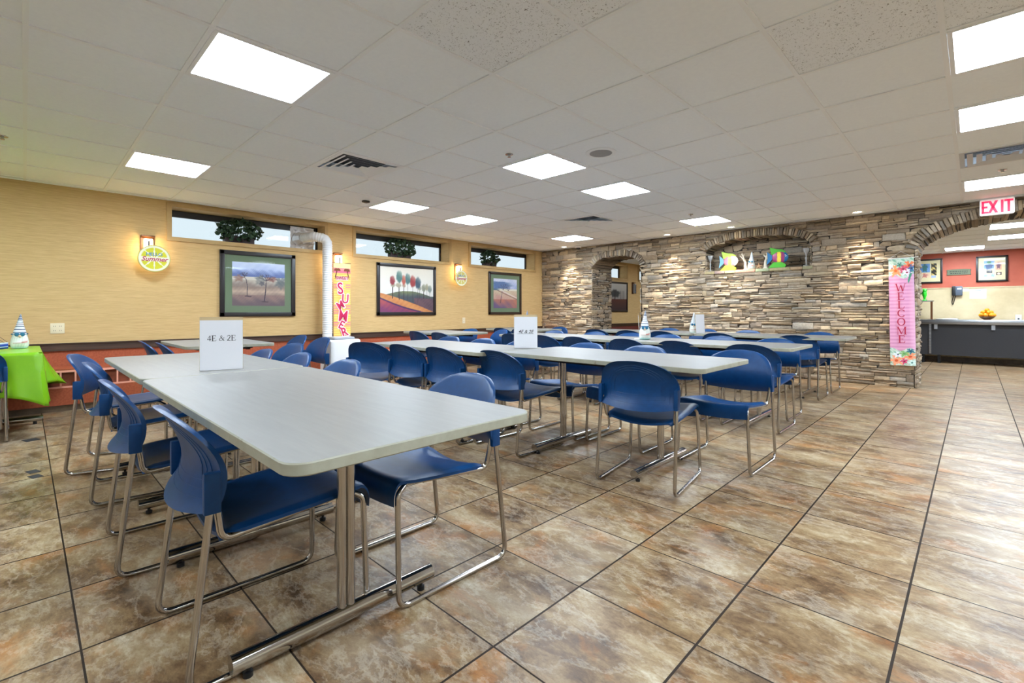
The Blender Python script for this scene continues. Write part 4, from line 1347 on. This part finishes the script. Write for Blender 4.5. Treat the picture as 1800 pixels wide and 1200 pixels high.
# ---------------------------------------------------------------- gnomes
def gnome(x, y, z, label, s=1.0, robe=(92, 176, 186), hat=(52, 66, 96), yaw=None, rings=13, goggles=(52, 110, 140), pale=False):
    yaw = math.atan2(-y, -x) + math.pi / 2 if yaw is None else yaw
    r = thing('gnome_figurine', label, 'figurine', (x, y, z), yaw, 'gnome figurines with pointed hats')
    r.scale = (s * .88, s * .88, s * .98)
    W = (232, 232, 222)
    def bc(rad, zz, a):
        d = abs(((a + math.pi / 2 + math.pi) % (2 * math.pi)) - math.pi)
        lim = .95 + .5 * math.sin(min(1, zz / .13) * math.pi)
        c = W if d < lim else robe
        if d < lim and int((a * 9 + zz * 60)) % 3 == 0: c = mixc(W, (190, 200, 196), .5)
        if zz < .012: c = mixc(robe, (180, 220, 190), .4)
        return tuple(linv(c))
    MB().lathe([(.040, 0), (.060, .004), (.070, .03), (.070, .06), (.063, .10), (.052, .135), (.045, .15)], 40, cols=bc).build('body', M_CERAMIC, r, cols=True)
    prof = []; N = rings * 4
    for i in range(N + 1):
        t = i / N
        prof.append((.050 * (1 - t) ** .95 * (1 + .06 * math.sin(t * 9)) + .003, .132 + .195 * t))
    def hc(rad, zz, a):
        k = int((zz - .132) / .195 * rings * 2)
        return tuple(linv((238, 240, 244) if k % 2 else hat)) if not pale else tuple(linv((206, 214, 222)))
    mh = MB().lathe(prof, 28, cols=hc)
    mh.v = [(px + .008 * ((pz - .132) / .195) ** 2, py, pz) for px, py, pz in mh.v]
    mh.build('hat', M_CERAMIC, r, cols=True)
    g = MB()
    for sx in (-1, 1): g.lathe([(.001, 0), (.015, .002), (.019, .010), (.013, .016), (.001, .017)], 16, M=Matrix.Translation((sx * .021, -.052, .135)) @ Matrix.Rotation(math.pi / 2, 4, 'X'))
    g.tube([(.06 * math.cos(a), .06 * math.sin(a) * .95, .137) for a in np.linspace(-.35, math.pi + .35, 20)], .006, 8)
    g.build('goggles', mat('goggle_glaze', goggles, .2), r)
    bm = MB(); prof = [(.012 * math.sin(math.pi * k / 8) + .0003, .012 - .012 * math.cos(math.pi * k / 8)) for k in range(9)]
    bm.lathe(prof, 14, M=Matrix.Translation((0, -.068, .105)), cols=[tuple(linv((226, 196, 160)))] * 9)
    bm.build('nose', M_CERAMIC, r, cols=True)
    st = MB().add([(.012, -.088, .055), (.055, -.078, .062), (.060, -.070, .074), (.014, -.086, .066)], [(0, 1, 2, 3), (3, 2, 1, 0)], 0, tuple(linv((176, 110, 100))))
    st.box((-.05, -.086, .052), (.056, -.080, .058), col=tuple(linv((190, 150, 140))))
    st.build('held_surfboard', M_CERAMIC, r, cols=True)
gnome(-6.37, -.03, TZ + .0035, 'gnome with blue striped hat beside the toy boat on the lime cloth', 1.0, (150, 190, 196))
gnome(-2.62, 4.80, T_H + .0005, 'teal robed gnome with striped hat on the third table row at the aisle', 1.0)
gnome(-4.50, 4.92, T_H + .0005, 'gnome whose striped hat tip shows above the italic sign', 1.0, yaw=.2)
gnome(-2.90, 6.72, T_H + .0005, 'pale gnome with a plain hat on the fourth table row', .92, (196, 212, 214), pale=True)

# toy boat on the lime cloth
b = thing('toy_sailboat', 'blue and white toy sailing boat on the lime cloth at the picture edge', 'toy boat', (-6.16, -.30, TZ + .004), math.radians(90))
def hull(u, v):
    x = (u - .5) * .40; k = 1 - abs(2 * u - 1) ** 3.0 * (.75 if u > .5 else .35)
    a = (v - .5) * math.pi
    return (x, .045 * k * math.sin(a) * (1 if abs(v - .5) < .5 else 1), .058 - .056 * math.cos(a) ** .6 + .012 * (2 * u - 1) ** 2 * (1 if u > .5 else 0))
def hcol(u, v):
    d = abs(v - .5)
    return tuple(linv((236, 238, 244) if (.30 < d < .355 or d > .485) else (20, 60, 170)))
mb = MB().grid(hull, 28, 24, colfn=hcol)
mb.box((-.17, -.038, .050), (.15, .038, .056), col=tuple(linv((196, 160, 110))))
mb.build('hull', M_CERAMIC, b, cols=True)
MB().tube([(-.02, 0, .05), (-.02, 0, .26)], .0035, 8).tube([(.09, 0, .05), (.09, 0, .20)], .003, 8).tube([(.18, 0, .062), (-.02, 0, .25)], .0014, 6).tube([(.2, 0, .066), (.09, 0, .18)], .0014, 6).tube([(-.18, 0, .08), (.10, 0, .085)], .0022, 6).build('mast', M_BLACK, b)
MB().add([(-.015, .001, .09), (.075, .003, .09), (-.015, .001, .235)], [(0, 1, 2), (2, 1, 0)]).add([(-.03, .001, .09), (-.14, .004, .09), (-.03, .001, .22)], [(0, 1, 2), (2, 1, 0)]).build('sail', M_PAPERW, b, smooth=False)

# ---------------------------------------------------------------- welcome banner on the stone wall
FLW = [(.14, .91, .13, .030, (226, 232, 236), (110, 90, 130)), (.82, .93, .2, .034, (236, 130, 84), (190, 70, 40)), (.28, .885, .2, .042, (240, 150, 100), (226, 100, 40)), (.58, .90, .16, .030, (210, 84, 110), (150, 40, 60)),
       (.72, .865, .15, .026, (238, 226, 240), (150, 30, 60)), (.9, .9, .1, .03, (70, 110, 160), (40, 60, 90)), (.45, .94, .1, .02, (80, 140, 120), (60, 110, 90)),
       (.24, .045, .22, .04, (242, 160, 120), (220, 90, 40)), (.78, .085, .22, .032, (240, 150, 110), (210, 80, 40)), (.55, .04, .12, .022, (214, 60, 110), (120, 30, 50)), (.85, .03, .14, .022, (206, 232, 226), (60, 120, 110)), (.3, .10, .14, .022, (226, 230, 240), (90, 80, 120)), (.8, .135, .14, .02, (50, 110, 130), (30, 70, 90)), (.55, .11, .18, .02, (130, 180, 110), (80, 140, 80))]
def art_welcome(u, v):
    st = .5 + .5 * math.sin(v * 190)
    c = mixc((222, 164, 194), (200, 128, 168), st * .7)
    c = mixc(c, (226, 184, 216), max(0, (u - .75) * 3))
    g = (70, 150, 120)
    if v > .83 + .02 * math.sin(u * 8) or v < .15 + .015 * math.sin(u * 9 + 1):
        c = mixc((218, 222, 210), (120, 178, 150), abs(nz(u, v * 5, .8, 2)) * 1.4)
    if segd(u, v, .95, .90, .78, .79) < .025: c = g
    for (x, y, rx, ry, a, b) in FLW:
        k = blob(u, v, x, y, rx, ry, .12, .55, x * 20)
        if k > .3:
            c = a
            if blob(u, v, x, y, rx * .3, ry * .3, .3) > .4: c = b
    return c
r = thing('welcome_banner', 'pink hanging fabric banner spelling WELCOME with flowers at both ends', 'banner', M=frameM((-.715, 8.40, 1.045), (1, 0, .0), (-.033, 0, 1)))
art('fabric', .272, 1.47, art_welcome, r, 54, 0, m=M_CLOTHP, wave=lambda u, v: .008 * math.sin(u * 11 + v * 4) + .012 * max(0, u - .8) * 5)
MB().tube([(-.145, .735, -.004), (.145, .735, -.004)], .006, 8).build('rod', M_WHITE, r)
MB().tube([(-.13, .737, -.004), (0, .83, -.01), (.13, .737, -.004)], .0018, 6).build('hanging_cord', M_PAPERW, r)
for k, ch in enumerate('WELCOME'):
    T = MB(); serif(T, ch, .104, -.008, .335 - k * .118, .015)
    T.build('letter', M_WELC, r, smooth=False)

# ---------------------------------------------------------------- exit sign
r = thing('exit_sign', 'white ceiling-hung exit sign with glowing red letters above the big stone arch', 'exit sign', M=frameM((.194, 8.36, 2.338), (1, 0, 0), (0, 0, 1)))
MB().prism(rrect(-.152, -.100, .152, .098, .02), 0, .045, ch=.006).build('housing', M_EXITWHITE, r)
T = MB()
for ch, cx, bars in (('E', -.093, [(-.026, -.066, -.006, .066), (-.026, .046, .028, .066), (-.026, -.010, .020, .010), (-.026, -.066, .028, -.046)]), ('I', .040, [(-.010, -.066, .010, .066)]), ('T', .090, [(-.010, -.066, .010, .066), (-.034, .046, .034, .066)])):
    for a, b_, c, d in bars: T.box((cx + a, b_, .045), (cx + c, d, .0475))
for s in (-1, 1): T.add([(-.030 + s * .028 - .012, -.066, .047), (-.030 + s * .028 + .012, -.066, .047), (-.030 - s * .028 + .012, .066, .047), (-.030 - s * .028 - .012, .066, .047)], [(0, 1, 2, 3)])
T.v = [(x * 1.12, y * 1.14, z) for x, y, z in T.v]
T.build('lettering', M_EXITRED, r, smooth=False)
MB().box((-.09, .098, .008), (.09, .114, .037)).build('canopy_mount', M_WHITE, r, smooth=False)

# ---------------------------------------------------------------- things in the stone niche
NY = 8.60; NZt = NZ + .006
def fish(x, label, cols, s=1.0, y=8.50, flare=False):
    r = thing('fish_ornament', label, 'fish ornament', M=frameM((x, y, NZt), (1, .15, 0), (0, 0, 1)), group='bright wooden fish in the stone niche')
    cB, cS1, cS2, cT, cF = cols
    def body_col(px, py):
        u = px / (.115 * s)
        if u > .52: return cT
        if u > .12: return cS1
        if u > -.32: return cS2
        return cS1
    th = .022
    mb = MB(); V = []; K = []
    NR, NS = 8, 40
    for side in (1, -1):
        o = len(mb.v); V = []; K = []
        for i in range(NR + 1):
            for k in range(NS):
                a = 2 * math.pi * k / NS; q = i / NR
                X = .118 * s * q * math.cos(a); Y = .098 * s * q * math.sin(a)
                V.append((X + .02 * s, Y + .165 * s, side * th * math.sqrt(max(0, 1 - q ** 3)) )); K.append(tuple(linv(body_col(X, Y))))
        F = [(i * NS + k, i * NS + (k + 1) % NS, (i + 1) * NS + (k + 1) % NS, (i + 1) * NS + k) for i in range(NR) for k in range(NS)]
        mb.add(V, F if side < 0 else [f[::-1] for f in F], 0, K)
    mb.build('body', M_CERAMIC, r, cols=True)
    t = MB().prism([(-.17 * s, .05 * s), (-.09 * s, .13 * s), (-.09 * s, .20 * s), (-.165 * s, .265 * s), (-.155 * s, .16 * s)], -.010, .010, ch=.003, col=tuple(linv(cB)))
    t.build('tail', M_CERAMIC, r, cols=True)
    f = MB().prism([(-.10 * s, .21 * s), (.08 * s, .235 * s), (.11 * s, .25 * s), (.05 * s, .29 * s), (-.03 * s, .30 * s), (-.13 * s, .335 * s)], -.009, .009, ch=.003, col=tuple(linv(cF)))
    f.prism([(-.15 * s, 0), (.09 * s, 0), (.11 * s, .04 * s), (.05 * s, .085 * s), (-.07 * s, .09 * s)], -.02, .02, ch=.004, col=tuple(linv(cF)))
    f.build('fin', M_CERAMIC, r, cols=True)
    e = MB().lathe([(.018 * s, 0), (.016 * s, .006), (.001, .007)], 18, M=Matrix.Translation((.095 * s, .185 * s, .012)), cols=[tuple(linv((240, 240, 240)))] * 3)
    e.lathe([(.008 * s, 0), (.007 * s, .004), (.001, .005)], 14, M=Matrix.Translation((.096 * s, .185 * s, .018)), cols=[tuple(linv((20, 40, 60)))] * 3)
    e.build('eye', M_CERAMIC, r, cols=True)
fish(-3.05, 'pastel fish ornament with pink and yellow bands in the niche', ((120, 176, 214), (234, 130, 150), (246, 222, 90), (222, 226, 236), (176, 226, 50)), 1.0, 8.54)
fish(-2.27, 'darker fish ornament with teal head and purple band in the niche', ((30, 110, 160), (160, 60, 110), (240, 214, 70), (30, 110, 160), (80, 180, 50)), 1.0, 8.50)
def coral(x, label, seed, h=.30, y=8.60):
    r = thing('coral_branch', label, 'coral', (x, y, NZt), 0, 'white coral pieces in the stone niche')
    q = random.Random(seed); mb = MB()
    def br(p, d, l, rad, k):
        e = p + d * l
        mb.tube([p, (p + e) / 2 + Vector((q.uniform(-.006, .006), 0, 0)), e], [rad, rad * .85, rad * .6], 8)
        if k:
            for _ in range(q.choice((2, 2, 3))):
                br(p + d * l * q.uniform(.5, 1), (d + Vector((q.uniform(-.6, .6), q.uniform(-.3, .3), q.uniform(.1, .6)))).normalized(), l * q.uniform(.5, .8), rad * .68, k - 1)
    br(Vector((0, 0, .005)), Vector((q.uniform(-.1, .1), 0, 1)).normalized(), h * .42, .026, 3)
    mb.lathe([(.04, 0), (.035, .012), (.015, .03)], 12)
    zmax = max(v[2] for v in mb.v); k = h / zmax
    mb.v = [(a * k, b * k, c * k) for a, b, c in mb.v]
    mb.build('branches', mat('white_coral', (222, 208, 188), .7), r)
coral(-2.80, 'wide white coral branch next to the pastel fish', 4)
coral(-2.49, 'slim white coral branch beside the darker fish', 9, .27)
gnome(-2.68, 8.50, NZt, 'small white gnome between the coral branches in the niche', .92, (214, 206, 190), yaw=.1, pale=True)
def goblet(x, label, y=8.52):
    r = thing('glass_candle_holder', label, 'candle holder', (x, y, NZt), 0, 'glass candle holders at the niche ends')
    MB().lathe([(.045, 0), (.045, .01), (.012, .03), (.010, .10), (.018, .13), (.008, .15), (.014, .18), (.035, .22), (.05, .28), (.046, .28), (.030, .225), (.002, .19)], 14, caps=False).build('stem', M_CRYSTAL, r, angle=10)
goblet(-3.37, 'glass candle holder at the pastel fish end of the niche')
goblet(-1.885, 'glass candle holder at the empty end of the niche')
st = MB()
for k in range(5):
    a = math.pi / 2 + k * 2 * math.pi / 5; d = Vector((math.cos(a), 0, math.sin(a)))
    st.tube([Vector((0, 0, 0)), d * .055], [.016, .004], 8)
o = st.build('starfish', mat('tan_starfish', (206, 160, 120), .7)); o.location = (-2.585, 8.56, NZt + .048)
tag(o, 'tan starfish leaning between the white gnome and the slim coral', 'starfish')

# ---------------------------------------------------------------- kitchen beyond the arch
YC0, YC1 = 12.85, 13.42
c = thing('serving_counter', 'long stainless steel serving counter with charcoal panel front beyond the arch', 'counter', (0, 13.1, 0))
def L(a, b): return (a[0], a[1] - 13.1, a[2]), (b[0], b[1] - 13.1, b[2])
MB().box(*L((-1.9, YC0, .79), (2.6, YC1, .885)), bev=.008).build('steel_top', M_STEEL, c)
MB().box(*L((-1.9, YC0 + .09, .165), (2.6, YC0 + .12, .79))).build('front_panel', M_DARKPANEL, c, smooth=False)
for x in (-.765, -.522, .9, 1.6, 2.3): MB().box(*L((x - .022, YC0 + .12, 0), (x + .022, YC0 + .165, .79))).build('leg', M_BLACKMET, c, smooth=False)
for x in (-.566, .253, 1.07): MB().box(*L((x - .025, YC0 + .02, .69), (x + .025, YC0 + .09, .79))).build('bracket', M_GREYP, c, smooth=False)
MB().box(*L((-.672, YC0 + .06, .19), (-.637, YC0 + .089, .79))).build('front_post', M_STEEL, c, smooth=False)
g = thing('sneeze_guard', 'steel framed shelf guard standing on the counter behind the welcome banner', 'shelf', (-1.0, 13.1, .885))
MB().box((-.62, -.16, .365), (.385, .16, .385)).build('shelf', M_STEEL, g, smooth=False)
MB().box((.350, -.17, 0), (.385, -.14, .365)).build('post', M_BRONZE, g, smooth=False)
MB().box((-.60, -.17, 0), (-.57, -.14, .365)).build('post', M_STEEL, g, smooth=False)
gb_ = thing('parrot_figure', 'bright green bird-shaped figure on the steel shelf', 'figurine', (-.745, 13.0, 1.271))
MG = mat('bright_green_plastic', (40, 196, 40), .35)
MB().lathe([(.04, 0), (.035, .012), (.014, .03), (.022, .06), (.038, .11), (.040, .15), (.028, .19)], 18).lathe([(.001, .175), (.030, .185), (.042, .21), (.030, .24), (.001, .25)], 18).build('body', MG, gb_)
MB().tube([(-.02, -.01, .17), (-.075, -.01, .13), (-.085, -.01, .07)], [.02, .018, .006], 8).build('wing', mat('dark_green_plastic', (20, 120, 40), .35), gb_)

# bowl of oranges, each fruit its own thing
bw = thing('fruit_bowl', 'low dark bowl heaped with oranges on the steel counter', 'bowl', (.17, 12.98, .886))
MB().lathe([(.05, 0), (.055, .008), (.085, .03), (.115, .062), (.111, .064), (.082, .034), (.001, .016)], 28, caps=False).build('bowl', mat('dark_wire_bowl', (120, 80, 50), .4, .3), bw)
om = None
spots = [(math.cos(a) * .090, math.sin(a) * .075, .082) for a in np.linspace(0, 2 * math.pi, 8)[:-1]] + [(0, 0, .066)] + [(math.cos(a + .4) * .062, math.sin(a + .4) * .048, .134) for a in np.linspace(0, 2 * math.pi, 5)[:-1]] + [(0, 0, .178)]
for k, (a, b_, z) in enumerate(spots):
    if om is None:
        prof = [(max(.0006, .038 * math.sin(math.pi * i / 12)), -.037 * math.cos(math.pi * i / 12)) for i in range(13)]
        om = MB().lathe(prof, 20).build('orange', M_ORANGEFRUIT); o = om
    else:
        o = om.copy(); COL.objects.link(o)
    o.location = (.17 + a, 12.98 + b_, .886 + z + .008)
    tag(o, 'orange in the heap in the bowl on the steel counter' if k < 12 else 'topmost orange of the heap in the bowl', 'orange', 'oranges heaped in the bowl')
n = thing('napkin_dispenser', 'small white dispenser box on the steel counter past the oranges', 'dispenser', (.585, 12.98, .886))
MB().box((-.04, -.04, 0), (.04, .04, .10), bev=.006).build('housing', M_WHITE, n)
MB().box((-.012, -.046, .012), (.012, -.039, .035)).build('slot', M_BLACK, n, smooth=False)
tr = thing('serving_tray', 'flat silver tray lying on the counter beside the shelf post', 'tray', (-.40, 12.98, .886))
MB().prism(rrect(-.17, -.1, .17, .1, .02), 0, .014, ch=.004).build('tray', M_STEEL, tr)

def onk(x, z): return frameM((x, YK - .002, z), (1, 0, 0), (0, 0, 1))
def art_k1(u, v):
    c = (214, 202, 160)
    if .18 < u < .62 and .45 < v < .85: c = mixc((120, 160, 206), (90, 130, 190), nz(u, v, .5) + .5); c = mixc(c, (60, 110, 110), blob(u, v, .42, .66, .10, .18, .3, .3))
    if .66 < u < .86 and .3 < v < .86: c = (44, 40, 36) if nz(u, v, 1.2, 3) < .25 else (214, 190, 110)
    if .2 < u < .62 and .2 < v < .40: c = mixc((220, 190, 160), (190, 120, 110), blob(u, v, .4, .3, .12, .09, .4, .4))
    if .66 < u < .84 and .18 < v < .28: c = (150, 170, 214)
    return c
def art_k2(u, v):
    c = (214, 202, 160)
    if .2 < u < .6 and .5 < v < .86: c = (120, 160, 214)
    c = mixc(c, (60, 84, 124), blob(u, v, .4, .62, .14, .17, .2, .25)); c = mixc(c, (70, 130, 90), blob(u, v, .4, .78, .09, .07, .3))
    if .3 < u < .52 and .3 < v < .42: c = (60, 60, 66)
    for x in (.28, .52):
        c = mixc(c, (140, 180, 220), blob(u, v, x, .2, .09, .07, .3, .7))
    if .64 < u < .86 and .44 < v < .8: c = mixc((214, 160, 130), (110, 70, 90), blob(u, v, .75, .62, .07, .12, .3, .4))
    if .66 < u < .86 and .2 < v < .34: c = mixc((64, 44, 40), (220, 200, 180), blob(u, v, .76, .27, .06, .05, .3, .3))
    return c
PK = 'black framed prints on the red kitchen wall'
picture(-.235 - .25, -.235 + .25, 0, .52, art_k1, 'black framed print half hidden by the welcome banner', M_FRAMEBLK, .035, 0, None, 70, M=onk(-.735, 1.905), group=PK)
picture(-.225, .225, 0, .515, art_k2, 'black framed print with a blue figure on the red kitchen wall', M_FRAMEBLK, .035, 0, None, 70, M=onk(.242, 1.90), group=PK)
p = thing('wall_plaque', 'sage green wooden plaque between the two framed prints', 'plaque', M=onk(-.238, 1.855))
MB().prism([(-.185, -.055), (.185, -.055), (.175, 0), (.185, .055), (.10, .065), (-.10, .065), (-.185, .055), (-.175, 0)], 0, .018, ch=.004).build('board', M_SUBDUED, p)
T = MB()
for y, w in ((.018, .14), (-.02, .13)):
    q = random.Random(5 + int(y * 1000)); x = -w
    while x < w:
        l = q.uniform(.015, .035); T.box((x, y - .007, .018), (min(x + l, w), y + .007, .0186)); x += l + .009
T.build('lettering', M_INK, p, smooth=False)
ph = thing('wall_telephone', 'dark grey wall phone with hanging cord beyond the arch', 'telephone', M=onk(-.255, 1.47))
MB().box((-.055, -.095, 0), (.075, .095, .07), bev=.012).build('base', mat('slate_plastic', (84, 92, 104), .35), ph)
MB().box((-.085, -.10, .03), (-.030, .10, .10), bev=.018).build('handset', M_BLACK, ph)
MB().box((-.005, .03, .07), (.06, .06, .072)).build('label_strip', M_PAPERW, ph, smooth=False)
MB().tube(fillet([(-.06, -.095, .05), (-.085, -.22, .03), (-.075, -.30, .02), (-.055, -.22, .03), (-.03, -.095, .04)], .02, 5), .006, 8).build('cord', M_BLACK, ph)
for x, z, w, h, lb in ((.045, 1.405, .245, .19, 'white notice sheet taped to the beige kitchen tile'), (-.135, 1.488, .095, .06, 'small white card next to the wall phone')):
    o = thing('paper_notice', lb, 'notice', M=onk(x, z), group='papers on the kitchen wall')
    MB().box((-w / 2, -h / 2, 0), (w / 2, h / 2, .0015)).build('sheet', M_PAPERW, o, smooth=False)
    if w > .2:
        T = MB(); T.box((-.045, .055, .0015), (.045, .068, .0019)); 
        for k in range(4): T.box((-.09, .03 - k * .026, .0015), (.09 - .02 * (k % 2), .033 - k * .026, .0018))
        T.build('printing', M_GREYP, o, smooth=False)
